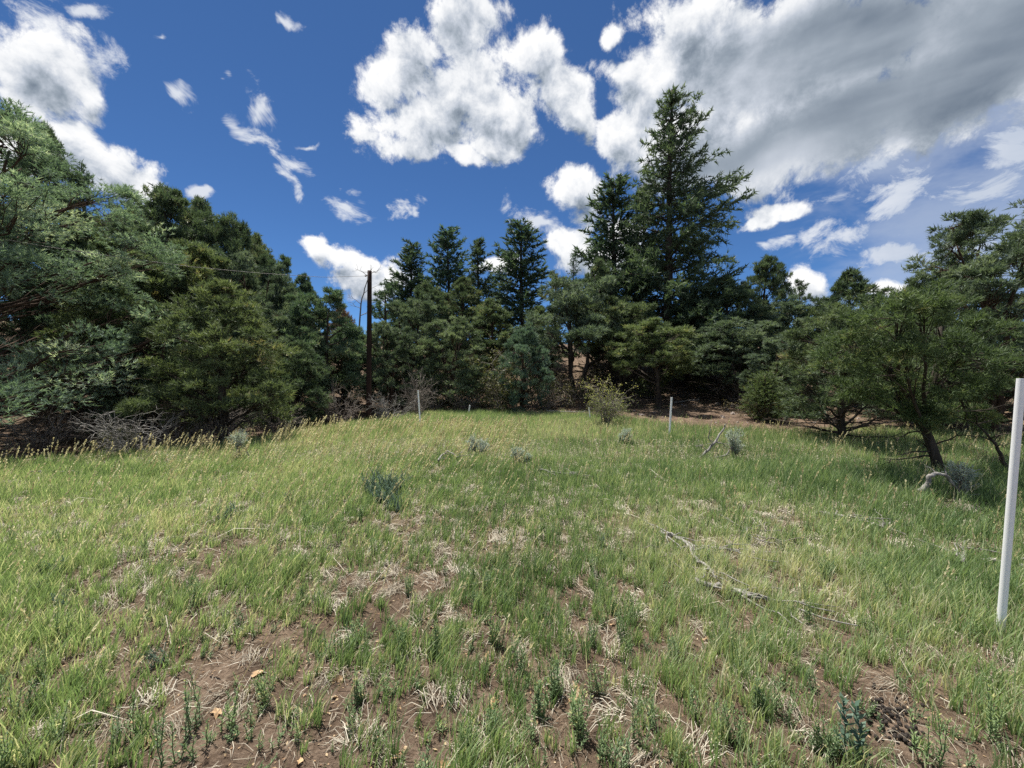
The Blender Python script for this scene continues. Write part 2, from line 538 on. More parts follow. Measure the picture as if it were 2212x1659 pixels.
def post_mat():
    m, N = base_mat('white_plastic_pipe')
    co = N.new('ShaderNodeTexCoord').outputs['Object']
    n = N.noise(co, 16.0, 6, 0.6)
    n2 = N.noise(N.vm('MULTIPLY', co, (1, 1, 0.12)), 60.0, 3, 0.5)
    sep = N.new('ShaderNodeSeparateXYZ')
    N.put(sep.inputs[0], co)
    low = N.sstep(N.m('ADD', sep.outputs[2], N.m('MULTIPLY', n, 0.12)), 0.20, 0.06)
    c = N.mix(N.sstep(n, 0.58, 0.75, 0.0, 0.25), (0.90, 0.90, 0.90, 1), (0.74, 0.69, 0.66, 1))
    c = N.mix(N.m('MULTIPLY', low, 0.55), c, (0.42, 0.34, 0.26, 1))
    p = N.new('ShaderNodeBsdfPrincipled')
    N.put(p.inputs['Base Color'], c)
    p.inputs['Roughness'].default_value = 0.42
    o = N.new('ShaderNodeOutputMaterial')
    N.t.links.new(p.outputs[0], o.inputs[0])
    return m


M['post'] = post_mat()


def ground_mat():
    m, N = base_mat('soil')
    co = N.new('ShaderNodeTexCoord').outputs['Object']
    big = N.noise(co, 0.45, 4, 0.55)
    mid = N.noise(co, 4.0, 6, 0.62, 0.4)
    fine = N.noise(co, 42.0, 6, 0.68)
    grit = N.noise(co, 160.0, 3, 0.6)
    soil = ramp_of(N, N.m('ADD', N.m('MULTIPLY', mid, 0.55), N.m('MULTIPLY', fine, 0.45)),
                   [(0.36, (0.060, 0.045, 0.034)), (0.50, (0.150, 0.113, 0.083)), (0.64, (0.27, 0.213, 0.163))])
    soil = N.mul(soil, N.mix(N.sstep(big, 0.35, 0.65), (0.86, 0.80, 0.78, 1), (1.08, 1.02, 0.96, 1)))
    soil = N.mix(N.sstep(grit, 0.63, 0.72, 0, 0.6), soil, (0.40, 0.34, 0.28, 1))
    th = N.noise(N.vm('MULTIPLY', co, (1, 0.35, 1)), 55.0, 4, 0.7, 1.5)
    thatch = ramp_of(N, th, [(0.35, (0.075, 0.075, 0.035)), (0.5, (0.16, 0.165, 0.075)), (0.66, (0.34, 0.32, 0.19))])
    a = N.new('ShaderNodeAttribute', attribute_name='tint').outputs['Fac']      # where the meadow's thatch and moss lies
    f = N.m('MULTIPLY', a, N.sstep(N.m('ADD', mid, N.m('MULTIPLY', fine, 0.4)), 0.5, 0.8, 0.35, 1.0))
    col = N.mix(f, soil, thatch)
    b = N.new('ShaderNodeBump')
    b.inputs['Strength'].default_value = 1.0
    b.inputs['Distance'].default_value = 0.05
    N.put(b.inputs['Height'], N.m('ADD', N.m('MULTIPLY', fine, 0.6), N.m('ADD', N.m('MULTIPLY', grit, 0.25), mid)))
    p = N.new('ShaderNodeBsdfPrincipled')
    N.put(p.inputs['Base Color'], col)
    p.inputs['Roughness'].default_value = 0.95
    p.inputs['Specular IOR Level'].default_value = 0.1
    N.t.links.new(b.outputs[0], p.inputs['Normal'])
    o = N.new('ShaderNodeOutputMaterial')
    N.t.links.new(p.outputs[0], o.inputs[0])
    return m


M['ground'] = ground_mat()

# ------------------------------------------------------------------ ground sheet
def meadow(x, y):
    """1 inside the meadow, 0 outside"""
    w = (fbm(x, y, 0.8, 3, 31) - 0.5) * 1.6
    a = smooth(x - left_edge(y) + w * 0.5, -0.1, 0.6)
    b = smooth(back_edge(x) - y + w, -0.3, 0.8)
    return a * b


def greenness(x, y):
    """how thick the grass stands: thin in the near foreground, thick in the middle"""
    n = fbm(x, y, 0.55, 4, 41)
    n2 = fbm(x, y, 1.7, 3, 47)
    g = smooth(y, 2.5, 7.5) * 0.30 + 0.12 * smooth(x, 0.3, 3.0) + 0.12 * smooth(-x, 2.5, 4.5) + (n - 0.5) * 0.9 + (n2 - 0.5) * 1.7 + (fbm(x, y, 5.0, 2, 53) - 0.5) * 1.1 + 0.86
    g = g - 0.60 * np.exp(-((x + 1.7) / 1.0) ** 2 - ((y - 2.6) / 0.9) ** 2)     # bare ground to the left
    g = g - 0.45 * np.exp(-((x - 1.9) / 0.5) ** 2 - ((y - 1.75) / 0.3) ** 2)    # bare ground by the dung
    g = g - 0.4 * np.exp(-((x - 0.2) / 1.6) ** 2 - ((y - 1.6) / 0.5) ** 2)
    return np.clip(g, 0.03, 1.0)


def build_ground():
    def axis(fine, step, grow, end):
        v, p, s = [0.0], 0.0, step
        while p < end:
            p += s
            if p > fine:
                s *= grow
            v.append(p)
        return np.array(v)
    ax = axis(9.0, 0.09, 1.11, 900)
    xs = np.concatenate([-ax[:0:-1], ax])
    ay = axis(9.0, 0.075, 1.075, 900)
    yb = axis(1.5, 0.3, 1.3, 300)
    ys = np.concatenate([-yb[:0:-1], ay])
    X, Y = np.meshgrid(xs, ys)
    Z = height(X, Y)
    V = np.stack([X, Y, Z], -1).reshape(-1, 3)
    nx, ny = len(xs), len(ys)
    i = (np.arange(ny - 1)[:, None] * nx + np.arange(nx - 1)[None]).ravel()
    T = np.concatenate([np.stack([i, i + 1, i + nx + 1], -1), np.stack([i, i + nx + 1, i + nx], -1)])
    g = Geo()
    t = (meadow(X, Y) * np.clip(0.25 + greenness(X, Y), 0, 1) * smooth(Y, 2.0, 6.0)).ravel()
    g.add(V, T, t)
    o = obj('ground', g.mesh('ground', M['ground'], True), kind='structure')
    o['label'] = 'bare brown soil and hillside under the meadow and trees'
    return o


build_ground()

# ------------------------------------------------------------------ trees
def wander(rng, a, b, n, amp):
    t = np.linspace(0, 1, n)[:, None]
    p = a + (b - a) * t
    off = np.cumsum(rng.randn(n, 3) * amp, 0)
    off -= t * off[-1]
    return p + off * (np.sin(t * math.pi) * 0.5 + 0.5)


def conifer(seed, Ht, R, z0=0.08, whorl=0.34, per=5, prof=0.85, rise=0.15, curve=-0.12, twig=0.38, sprig=0.13, blade=(0.17, 0.04),
            nb=5, spread=0.5, flat=0.35, lop=0.0, trunk_r=None, gap=0.12, tipbright=0.35, skip=0.0):
    """straight-stemmed tree: whorled boughs with side twigs and needle sprays; returns trunk and crown geometry"""
    rng = np.random.RandomState(seed)
    tr, cr = Geo(), Geo()
    tr_r = trunk_r or Ht * 0.014
    zz = np.linspace(-0.3, Ht, 12)
    wob = np.cumsum(rng.randn(12, 2) * Ht * 0.004, 0)
    wob -= wob[:1]
    axis = np.stack([wob[:, 0], wob[:, 1], zz], -1)
    tr.tube(axis, tr_r * (1.15 - np.linspace(0, 1, 12)) ** 0.9 + 0.008, 8)
    Ps, Ds, Ts = [], [], []
    z, k = Ht * z0, 0
    while z < Ht * 0.985:
        t = (z - Ht * z0) / (Ht * (1 - z0))
        nper = max(3, int(per + rng.randint(-1, 2)))
        for j in range(nper):
            if rng.rand() < skip:
                continue
            a = k * 2.4 + j * 2 * math.pi / nper + rng.randn() * 0.25
            prof_t = (1 - t) ** prof * (0.62 + 0.38 * min(1.0, t / 0.18))
            L = R * prof_t * (0.40 + 0.82 * rng.rand()) * (1 + lop * math.cos(a)) + 0.10
            zb = z + rng.randn() * whorl * 0.3
            ax = np.array([np.interp(zb, zz, axis[:, 0]), np.interp(zb, zz, axis[:, 1]), zb])
            out = np.array([math.cos(a), math.sin(a), 0])
            s = np.linspace(0, 1, 6)[:, None]
            e = rise + 0.40 * t + rng.randn() * 0.14
            pts = ax + out * L * s + np.array([0, 0, 1.0]) * L * (e * s + (curve * (1 - t) + 0.12 * t) * s * s)
            pts = pts + np.cumsum(rng.randn(6, 3) * L * 0.018, 0) * s
            tr.tube(pts, np.linspace(max(0.008, tr_r * 0.28 * (1 - t * 0.6)), 0.004, 6), 4, cap=False)
            nt = max(3, int(L / gap))
            ss = np.linspace(0.22 if L > 0.8 else 0.05, 1.0, nt)
            for q, s_ in enumerate(ss):
                p = np.array([np.interp(s_, s[:, 0], pts[:, c]) for c in range(3)])
                sd = np.array([-out[1], out[0], 0]) * (1 if q % 2 else -1)
                fw = out + np.array([0, 0, e])
                d = unit(sd * (0.9 + 0.3 * rng.randn()) * (1 - s_ * 0.6) + fw * (0.55 + s_ * 0.7) + np.array([0, 0, flat * rng.randn()]))
                tl = L * twig * (1.05 - 0.7 * s_) * (0.5 + 0.8 * rng.rand()) + 0.08
                ns = max(2, int(tl / sprig))
                u = (np.arange(ns) + 0.7) / ns
                Ps.append(p + d * (u * tl)[:, None] + np.array([0, 0, -0.18]) * (u * tl)[:, None] ** 2 + rng.randn(ns, 3) * 0.025)
                Ds.append(np.repeat(d[None], ns, 0))
                Ts.append(np.clip(0.32 + tipbright * (u - 0.5) * s_ + 0.22 * rng.randn(ns), 0, 1))
        z += whorl * (0.75 + 0.5 * rng.rand()) * (1 - 0.45 * t)
        k += 1
    P, D, T_ = np.concatenate(Ps), unit(np.concatenate(Ds)), np.concatenate(Ts)
    cr.blades(rng, P, D, nb, blade[0], blade[1], spread, T_, 0.3, 0.05)
    return tr, cr


def rounded(seed, Ht, R, z0=0.16, lobes=13, clumps=13, sprigs=20, nb=8, blade=(0.15, 0.03), spread=0.75, top=0.42, stems=1, lean=(0, 0),
            trunk_r=None, dead=6, flatness=0.75, tint0=0.42, lob_r=0.42, bare=0.0, prof=(2.2, 0.62), tpow=0.95, tuft=0.27, flatc=0.55):
    """spreading pinyon or juniper: crooked stem, limbs to lobes of foliage, twigs to clumps of needles"""
    rng = np.random.RandomState(seed)
    tr, cr = Geo(), Geo()
    tr_r = trunk_r or (0.05 + Ht * 0.014)
    tops = []
    for sN in range(stems):
        aa = sN * 2.1 + rng.rand()
        off = np.array([math.cos(aa), math.sin(aa), 0]) * (0.32 * R if stems > 1 else 0)
        a = np.array([0.05 * sN, 0.03 * sN, -0.3])
        b = np.array([lean[0], lean[1], Ht * 0.86]) + off
        ax = wander(rng, a, b, 11, Ht * 0.012)
        rr = tr_r * (1.2 - np.linspace(0, 1, 11)) ** 0.85 * (1 if stems == 1 else 0.72)
        rr[0] *= 1.3
        tr.tube(ax, rr, 8)
        tops.append(ax)
    Ps, Ds, Ts = [], [], []
    for l in range(lobes):
        f = (l + 0.5) / lobes
        t = f ** tpow
        a = l * 2.399 + rng.randn() * 0.35
        pr = (1 - t ** prof[0]) ** prof[1] * (0.74 + 0.26 * min(1, t / 0.2))
        lr = R * lob_r * (0.65 + 0.6 * rng.rand()) * (1.0 - 0.36 * t)
        dist = max(0.0, R * pr * (0.66 + 0.52 * rng.rand()) - lr * 0.8)
        zc = Ht * (z0 + (1 - z0) * t) - lr * 0.55 * t + lr * 0.25 * (1 - t)
        ax = tops[l % len(tops)]
        cxy = np.array([np.interp(zc, ax[:, 2], ax[:, 0]), np.interp(zc, ax[:, 2], ax[:, 1])])
        c = np.array([cxy[0] + math.cos(a) * dist, cxy[1] + math.sin(a) * dist, zc])
        zs = max(Ht * 0.06, zc - dist * (0.55 + 0.3 * rng.rand()))
        st = np.array([np.interp(zs, ax[:, 2], ax[:, 0]), np.interp(zs, ax[:, 2], ax[:, 1]), zs])
        limb = wander(rng, st, c, 7, 0.02 * R)
        tr.tube(limb, np.linspace(tr_r * 0.42 * (1.1 - 0.6 * t), 0.010, 7), 6, cap=False)
        nc = max(4, int(clumps * (0.7 + 0.6 * rng.rand())))
        d = unit(rng.randn(nc, 3) + np.array([math.cos(a) * 0.5, math.sin(a) * 0.5, 0.35]))
        rad = lr * (0.35 + 0.75 * rng.rand(nc, 1) ** 0.7)
        C = c + d * rad * np.array([1.08, 1.08, flatness])
        tl = tint0 + 0.16 * rng.randn()
        for q in range(nc):
            s_ = limb[3 + rng.randint(0, 4)]
            tw = wander(rng, s_, C[q], 4, 0.012 * R)
            tr.tube(tw, np.linspace(0.011, 0.004, 4), 3, cap=False)
            rc = lr * tuft * (0.75 + 0.5 * rng.rand())
            ns = int(sprigs * (0.6 + 0.8 * rng.rand()) * (1 - bare))
            e = unit(rng.randn(ns, 3) + np.array([0, 0, 0.25]))
            P = C[q] + e * rc * rng.rand(ns, 1) ** 0.5 * np.array([1.25, 1.25, flatc])
            Ps.append(P)
            Ds.append(unit(e * 0.6 + d[q] * 0.5 + np.array([0, 0, 0.35]) + rng.randn(ns, 3) * 0.25))
            Ts.append(np.clip(tl + 0.17 * rng.randn() + 0.13 * rng.randn(ns), 0, 1))
    if Ps:
        P, D, T_ = np.concatenate(Ps), np.concatenate(Ds), np.concatenate(Ts)
        cr.blades(rng, P, D, nb, blade[0], blade[1], spread, T_, 0.3, 0.1)
    for q in range(dead):                                    # bare dead boughs low on the stem
        ax = tops[q % len(tops)]
        zb = Ht * (0.05 + 0.22 * rng.rand())
        st = np.array([np.interp(zb, ax[:, 2], ax[:, 0]), np.interp(zb, ax[:, 2], ax[:, 1]), zb])
        a = rng.rand() * 6.28
        L = R * (0.45 + 0.5 * rng.rand())
        en = st + np.array([math.cos(a) * L, math.sin(a) * L, L * (rng.rand() * 0.35 - 0.12)])
        br = wander(rng, st, en, 7, 0.03 * L)
        tr.tube(br, np.linspace(0.022, 0.005, 7), 5, cap=False)
        for w in range(5):
            i = rng.randint(2, 6)
            d = unit(np.array([math.cos(a + rng.randn() * 0.9), math.sin(a + rng.randn() * 0.9), rng.randn() * 0.5]))
            tr.tube(wander(rng, br[i], br[i] + d * L * (0.2 + 0.25 * rng.rand()), 4, 0.02 * L), np.linspace(0.009, 0.003, 4), 3, cap=False)
    return tr, cr


PROTO = {}


def proto(name, pair, Ht, R, bark, leaf):
    tr, cr = pair
    PROTO[name] = dict(trunk=tr.mesh(name + '_trunk', M[bark], True), crown=cr.mesh(name + '_crown', M[leaf]) if cr.V else None, H=Ht, R=R)


proto('fir_big', conifer(11, 14.0, 4.3, 0.10, 0.36, 5, 0.80, 0.06, -0.10, 0.38, 0.15, (0.26, 0.062), 7, 0.75, 0.55, 0.22, 0.24, 0.18, 0.3, 0.08), 14.0, 4.2, 'bark', 'fir')
proto('fir_a', conifer(12, 9.0, 1.9, 0.06, 0.33, 5, 0.75, 0.22, 0.05, 0.42, 0.14, (0.25, 0.072), 7, 0.65, 0.45, 0.0, None, 0.13), 9.0, 1.75, 'bark', 'fir')
proto('fir_b', conifer(13, 9.0, 1.9, 0.06, 0.36, 5, 0.62, 0.30, 0.02, 0.45, 0.15, (0.25, 0.072), 7, 0.65, 0.5, 0.1, None, 0.14, 0.35, 0.08), 9.0, 1.75, 'bark', 'fir')
proto('fir_open', conifer(14, 9.0, 2.0, 0.10, 0.42, 4, 0.85, 0.16, -0.05, 0.36, 0.17, (0.24, 0.056), 5, 0.6, 0.4, -0.1, None, 0.17, 0.3, 0.12), 9.0, 1.8, 'bark', 'fir')
proto('fir_c', conifer(15, 9.0, 1.9, 0.05, 0.40, 5, 0.9, 0.18, 0.10, 0.42, 0.15, (0.25, 0.070), 7, 0.7, 0.6, -0.12, None, 0.14, 0.35, 0.14), 9.0, 1.75, 'bark', 'fir')
proto('pine_a', rounded(21, 5.2, 2.1, 0.14, 27, 13, 20, 8, (0.145, 0.030), lob_r=0.36), 5.2, 2.1, 'bark', 'pine')
proto('pine_b', rounded(22, 5.2, 2.0, 0.16, 26, 13, 20, 8, (0.145, 0.030), 0.75, 0.42, 2, lob_r=0.36), 5.2, 2.0, 'bark', 'pine')
proto('pine_c', rounded(23, 5.2, 1.8, 0.12, 28, 12, 20, 8, (0.145, 0.030), 0.8, lob_r=0.36), 5.2, 1.8, 'redbark', 'pine')
proto('pine_d', rounded(24, 5.2, 2.3, 0.18, 25, 14, 20, 8, (0.145, 0.030), 0.7, lob_r=0.38), 5.2, 2.2, 'bark', 'pine')
proto('juniper_a', rounded(31, 4.6, 1.8, 0.08, 27, 13, 20, 8, (0.13, 0.027), 0.6, stems=2, lob_r=0.35, tint0=0.5, flatness=1.0), 4.6, 1.8, 'redbark', 'juniper')
proto('juniper_b', rounded(32, 4.6, 1.9, 0.10, 26, 13, 20, 8, (0.13, 0.027), 0.6, stems=3, lob_r=0.35, tint0=0.45, flatness=0.95), 4.6, 1.9, 'redbark', 'juniper')
proto('sparse', rounded(33, 5.2, 1.2, 0.2, 12, 8, 13, 7, (0.16, 0.032), 0.75, bare=0.15, dead=8), 5.2, 1.2, 'bark', 'pine')
proto('young', conifer(34, 2.0, 0.75, 0.03, 0.13, 5, 0.7, 0.5, 0.1, 0.45, 0.06, (0.10, 0.024), 6, 0.6, 0.5, 0.0, 0.03, 0.08), 2.0, 0.72, 'redbark', 'pine')
# near trees, made finer
proto('leggy_a', rounded(25, 5.2, 2.1, 0.40, 22, 14, 20, 8, (0.145, 0.030), 0.75, stems=2, dead=14, lob_r=0.36), 5.2, 2.1, 'bark', 'pine')
proto('leggy_b', rounded(26, 5.0, 2.1, 0.36, 22, 14, 20, 8, (0.13, 0.027), 0.6, stems=3, dead=18, lob_r=0.36, flatness=0.9, tint0=0.45), 5.0, 2.1, 'bark', 'juniper')
proto('near_juniper', rounded(41, 8.2, 4.2, 0.045, 130, 13, 23, 9, (0.085, 0.0135), 0.55, stems=2, dead=10, tint0=0.48, flatness=0.8, lob_r=0.19, prof=(1.6, 0.7), tpow=1.05, trunk_r=0.10, tuft=0.34, flatc=0.7), 8.2, 4.2, 'redbark', 'bluejuniper')
proto('near_pine', rounded(42, 3.6, 1.7, 0.14, 26, 13, 17, 7, (0.105, 0.019), 0.75, dead=12, flatness=0.7, trunk_r=0.085), 3.6, 1.7, 'bark', 'pine')
proto('near_left_pine', rounded(43, 4.4, 1.75, 0.12, 28, 13, 20, 8, (0.115, 0.022), 0.75, dead=16, flatness=0.8), 4.4, 1.75, 'bark', 'pine')
proto('tall_juniper', rounded(44, 6.0, 2.3, 0.10, 52, 13, 18, 7, (0.125, 0.022), 0.65, stems=3, dead=16, tint0=0.45, flatness=1.0, lob_r=0.30, trunk_r=0.09), 6.0, 2.3, 'redbark', 'juniper')


FOL = 1.6


def tree(name, kind, px, top, Y, wpx, label, tint=(1, 1, 1), rot=0.0, cat='tree', group='trees around the meadow', sink=0.05):
    p = PROTO[kind]
    tp = at(px, top, Y)
    zb = H1(tp.x, Y)
    sz = (tp.z - zb) / p['H']
    sx = (wpx * 0.5 * Y / FPX) / p['R']
    e = obj(name, None, None, (tp.x, Y, zb - sink), label, cat, group)
    e.empty_display_size = 0.3
    e.rotation_euler = (0, 0, rot)
    e.scale = (sx, sx, sz)
    tr = obj('trunk', p['trunk'], e)
    if p['crown']:
        cr = obj('crown', p['crown'], e)
        cr.color = tuple(FOL * q * k for q, k in zip(tint, (1.06, 1.0, 1.14))) + (1,)
    return e


# kind, px, top, depth, width, label
G1 = (1.0, 1.0, 1.0)
YEL = (1.08, 1.06, 0.92)
DRK = (0.80, 0.86, 0.92)
BLU = (0.85, 0.98, 1.12)
GRY = (1.05, 1.05, 1.12)
TREES = [
    ('juniper_tree', 'near_juniper', -235, 150, 7.9, 960, 'huge blue-green juniper with pale feathery tips at the left edge', G1, 0.4),
    ('pinyon_tree', 'pine_c', 92, 270, 11.8, 175, 'dark pinyon whose top shows just above the blue-green juniper', DRK, 0.2),
    ('fir_tree', 'fir_open', 183, 350, 22, 84, 'small see-through fir on the hill between juniper and round pinyon', DRK, 1.0),
    ('pinyon_tree', 'pine_a', 355, 403, 16, 240, 'broad round pinyon forming the highest hump of the left skyline', DRK, 0.7),
    ('pinyon_tree', 'pine_d', 500, 463, 17, 160, 'dark round pinyon on the skyline right of the highest hump', DRK, 2.3),
    ('pinyon_tree', 'pine_b', 592, 552, 18, 125, 'smaller skyline pinyon where the left slope drops toward the pole', BLU, 3.3),
    ('pinyon_tree', 'pine_c', 655, 592, 19, 95, 'lowest skyline pinyon of the left slope beside the wire', BLU, 4.4),
    ('juniper_tree', 'juniper_a', 275, 470, 14, 200, 'grey-green juniper below the left skyline and above the wire', G1, 1.3),
    ('pinyon_tree', 'pine_b', 160, 455, 12.8, 180, 'olive pinyon tucked behind the blue-green juniper under the wire end', YEL, 5.1),
    ('pinyon_tree', 'pine_d', 405, 520, 13.2, 240, 'wide olive pinyon crossed by the wire on the left slope', YEL, 0.3),
    ('juniper_tree', 'juniper_b', 548, 560, 14.6, 180, 'grey juniper right of the wide olive pinyon, under the wire', GRY, 2.0),
    ('pinyon_tree', 'pine_a', 232, 600, 10.6, 210, 'yellowish pinyon directly behind the pale juniper tips', YEL, 3.9),
    ('pinyon_tree', 'near_left_pine', 482, 605, 9.4, 300, 'bushy near pinyon with rusty lower boughs at the left meadow edge', (1.12, 1.08, 0.95), 0.8),
    ('pinyon_tree', 'pine_c', 345, 655, 10.6, 190, 'small dark pinyon between pale juniper tips and bushy near pinyon', DRK, 1.9),
    ('pinyon_tree', 'pine_b', 690, 625, 14.0, 200, 'dark forked pinyon just left of the utility pole', BLU, 2.9),
    ('juniper_tree', 'juniper_a', 620, 668, 13.2, 160, 'juniper between the bushy near pinyon and the forked pinyon', G1, 4.0),
    ('pinyon_tree', 'pine_a', 640, 735, 11.6, 160, 'low dark pinyon over the shadowed hollow by the meadow', DRK, 5.5),
    ('pinyon_tree', 'sparse', 832, 600, 19, 95, 'thin see-through pinyon just right of the pole top', BLU, 0.5),
    ('fir_tree', 'fir_a', 885, 525, 24, 118, 'leftmost dark fir of the row right of the pole', DRK, 0.0),
    ('fir_tree', 'fir_b', 965, 494, 25, 125, 'tall bluish fir, second of the row right of the pole', BLU, 1.1),
    ('fir_tree', 'fir_c', 1030, 514, 24, 108, 'dense fir, third of the row right of the pole', G1, 2.2),
    ('fir_tree', 'fir_b', 1133, 486, 24, 150, 'broad pointed fir, fourth of the row, before white cloud', DRK, 3.3),
    ('fir_tree', 'fir_open', 1085, 570, 27, 90, 'thin fir between the third and fourth firs of the row', DRK, 0.6),
    ('pinyon_tree', 'sparse', 1198, 580, 29, 80, 'open reddish-tinged pine right of the fourth fir', (1.2, 1.0, 0.85), 1.6),
    ('fir_tree', 'fir_open', 1237, 545, 32, 55, 'tiny far fir tip against the bright cloud', BLU, 2.6),
    ('fir_tree', 'fir_b', 1325, 386, 21, 175, 'open narrow fir at the left shoulder of the tallest fir', DRK, 0.9),
    ('fir_tree', 'fir_big', 1447, 196, 19.5, 325, 'tallest fir of the scene with long boughs to the right', G1, 0.15),
    ('fir_tree', 'fir_c', 1392, 400, 22, 140, 'dark fir filling the gap left of the tallest trunk', DRK, 3.7),
    ('juniper_tree', 'juniper_a', 880, 640, 17, 170, 'green juniper below the leftmost fir, right of the pole', G1, 0.2),
    ('juniper_tree', 'juniper_b', 975, 690, 16, 180, 'juniper with drooping sprays below the second fir', (1.1, 1.08, 1.0), 2.7),
    ('pinyon_tree', 'pine_c', 1062, 645, 19, 150, 'pinyon standing below the third and fourth firs', G1, 1.4),
    ('juniper_tree', 'juniper_a', 1125, 705, 15, 130, 'young blue-green juniper above the brown scrub in the middle', BLU, 4.9),
    ('juniper_tree', 'leggy_b', 1250, 600, 17.0, 250, 'broad juniper on dark forking boughs above the bare slope', GRY, 3.4),
    ('pinyon_tree', 'pine_c', 1165, 660, 20, 120, 'pinyon between the fourth fir and the broad forking juniper', G1, 5.0),
    ('pinyon_tree', 'leggy_a', 1432, 690, 14.2, 220, 'bright green pinyon on a bare leg behind the tallest white stake', YEL, 1.1),
    ('pinyon_tree', 'leggy_a', 1352, 640, 16.4, 200, 'pinyon behind the yellow-green shrub, left of the bright pinyon', G1, 0.1),
    ('pinyon_tree', 'pine_a', 1570, 600, 17, 220, 'dense pinyon under the right boughs of the tallest fir', DRK, 2.1),
    ('pinyon_tree', 'leggy_b', 1585, 690, 15.0, 240, 'wide low pinyon over the rubble clearing', G1, 3.8),
    ('pinyon_tree', 'pine_c', 1490, 640, 18, 170, 'pinyon hugging the foot of the tallest fir', DRK, 4.5),
    ('pinyon_tree', 'pine_a', 1655, 553, 20, 135, 'round-topped pinyon on the skyline right of the tallest fir', DRK, 5.2),
    ('pinyon_tree', 'sparse', 1727, 597, 24, 62, 'slim tufted pine against the low white cloud', DRK, 0.8),
    ('pinyon_tree', 'pine_c', 1838, 583, 15, 165, 'bushy dark pinyon on the skyline right of the slim pine', DRK, 1.8),
    ('pinyon_tree', 'pine_b', 1762, 655, 16, 150, 'pinyon below the slim tufted pine', G1, 2.8),
    ('pinyon_tree', 'sparse', 1912, 615, 18, 120, 'thin pinyon in the skyline dip left of the right junipers', G1, 3.1),
    ('juniper_tree', 'juniper_b', 1968, 622, 13.5, 160, 'juniper rising behind the leaning pinyon', G1, 4.2),
    ('juniper_tree', 'juniper_a', 1700, 725, 12.8, 160, 'grey-green juniper behind the young bright bush on the right', GRY, 0.9),
    ('pinyon_tree', 'near_pine', 1825, 655, 8.8, 310, 'low spreading pinyon with dark trunk on the right meadow', G1, 0.5),
    ('juniper_tree', 'tall_juniper', 2165, 432, 9.4, 400, 'tall ragged juniper filling the right edge', G1, 0.3),
    ('juniper_tree', 'juniper_b', 2050, 575, 11.5, 210, 'juniper at the left flank of the tall ragged juniper', G1, 1.7),
    ('pinyon_tree', 'pine_b', 2020, 700, 10.8, 240, 'shaded pinyon behind the leaning pinyon trunk', DRK, 0.2),
    ('juniper_tree', 'juniper_a', 2330, 480, 12.5, 330, 'juniper mostly outside the right edge of the view', G1, 2.4),
    ('pinyon_tree', 'leggy_a', 1505, 720, 16.8, 170, 'low pinyon right of the tallest white stake', DRK, 0.4),
    ('pinyon_tree', 'pine_d', -70, 420, 13.5, 300, 'pinyon behind the blue-green juniper, cut by the left edge', DRK, 0.6),
    ('juniper_tree', 'juniper_b', 60, 500, 12.4, 230, 'juniper filling the gap behind the blue-green juniper', G1, 1.0),
    ('pinyon_tree', 'pine_d', 290, 440, 18.5, 210, 'pinyon on the skyline just left of the highest hump', DRK, 1.2),
    ('pinyon_tree', 'pine_c', 435, 432, 18.5, 180, 'pinyon shoulder on the skyline touching the highest hump', DRK, 2.5),
    ('pinyon_tree', 'pine_a', 550, 510, 19.5, 150, 'pinyon in the notch between two skyline pinyons of the left slope', G1, 3.6),
    ('juniper_tree', 'juniper_b', 455, 535, 15.5, 210, 'greyish juniper in the middle of the left slope, over the wire', GRY, 0.6),
    ('pinyon_tree', 'pine_b', 320, 545, 12.2, 210, 'pinyon above the small dark pinyon on the left slope', G1, 4.6),
    ('juniper_tree', 'juniper_a', 590, 610, 16.5, 160, 'juniper below the lowest wire stretch on the left slope', G1, 5.6),
    ('pinyon_tree', 'pine_d', 745, 705, 15.5, 150, 'low pinyon seen just left of the pole middle', BLU, 0.1),
    ('juniper_tree', 'juniper_b', 845, 700, 15.2, 140, 'juniper seen just right of the pole middle', G1, 1.5),
    ('pinyon_tree', 'pine_a', 925, 610, 21, 140, 'pinyon between the leftmost and second firs', DRK, 2.4),
    ('pinyon_tree', 'pine_c', 1000, 600, 22, 130, 'pinyon below the gap of second and third firs', G1, 3.2),
    ('pinyon_tree', 'pine_b', 1290, 560, 19, 150, 'pinyon at the foot of the open narrow fir', DRK, 4.1),
    ('juniper_tree', 'juniper_a', 1660, 650, 16.5, 170, 'juniper below the round-topped skyline pinyon', GRY, 5.3),
    ('pinyon_tree', 'pine_d', 1890, 690, 13.0, 190, 'pinyon between the low spreading pinyon and the skyline', G1, 0.9),
    ('pinyon_tree', 'young', 1655, 808, 11.6, 95, 'small bright green conifer bush at the right meadow edge', (1.0, 1.02, 0.8), 0.0),
]
for nm, kind, px, top, Y, w, lab, tint, rot in TREES:
    tree(nm, kind, px, top, Y, w, lab, tint, rot)


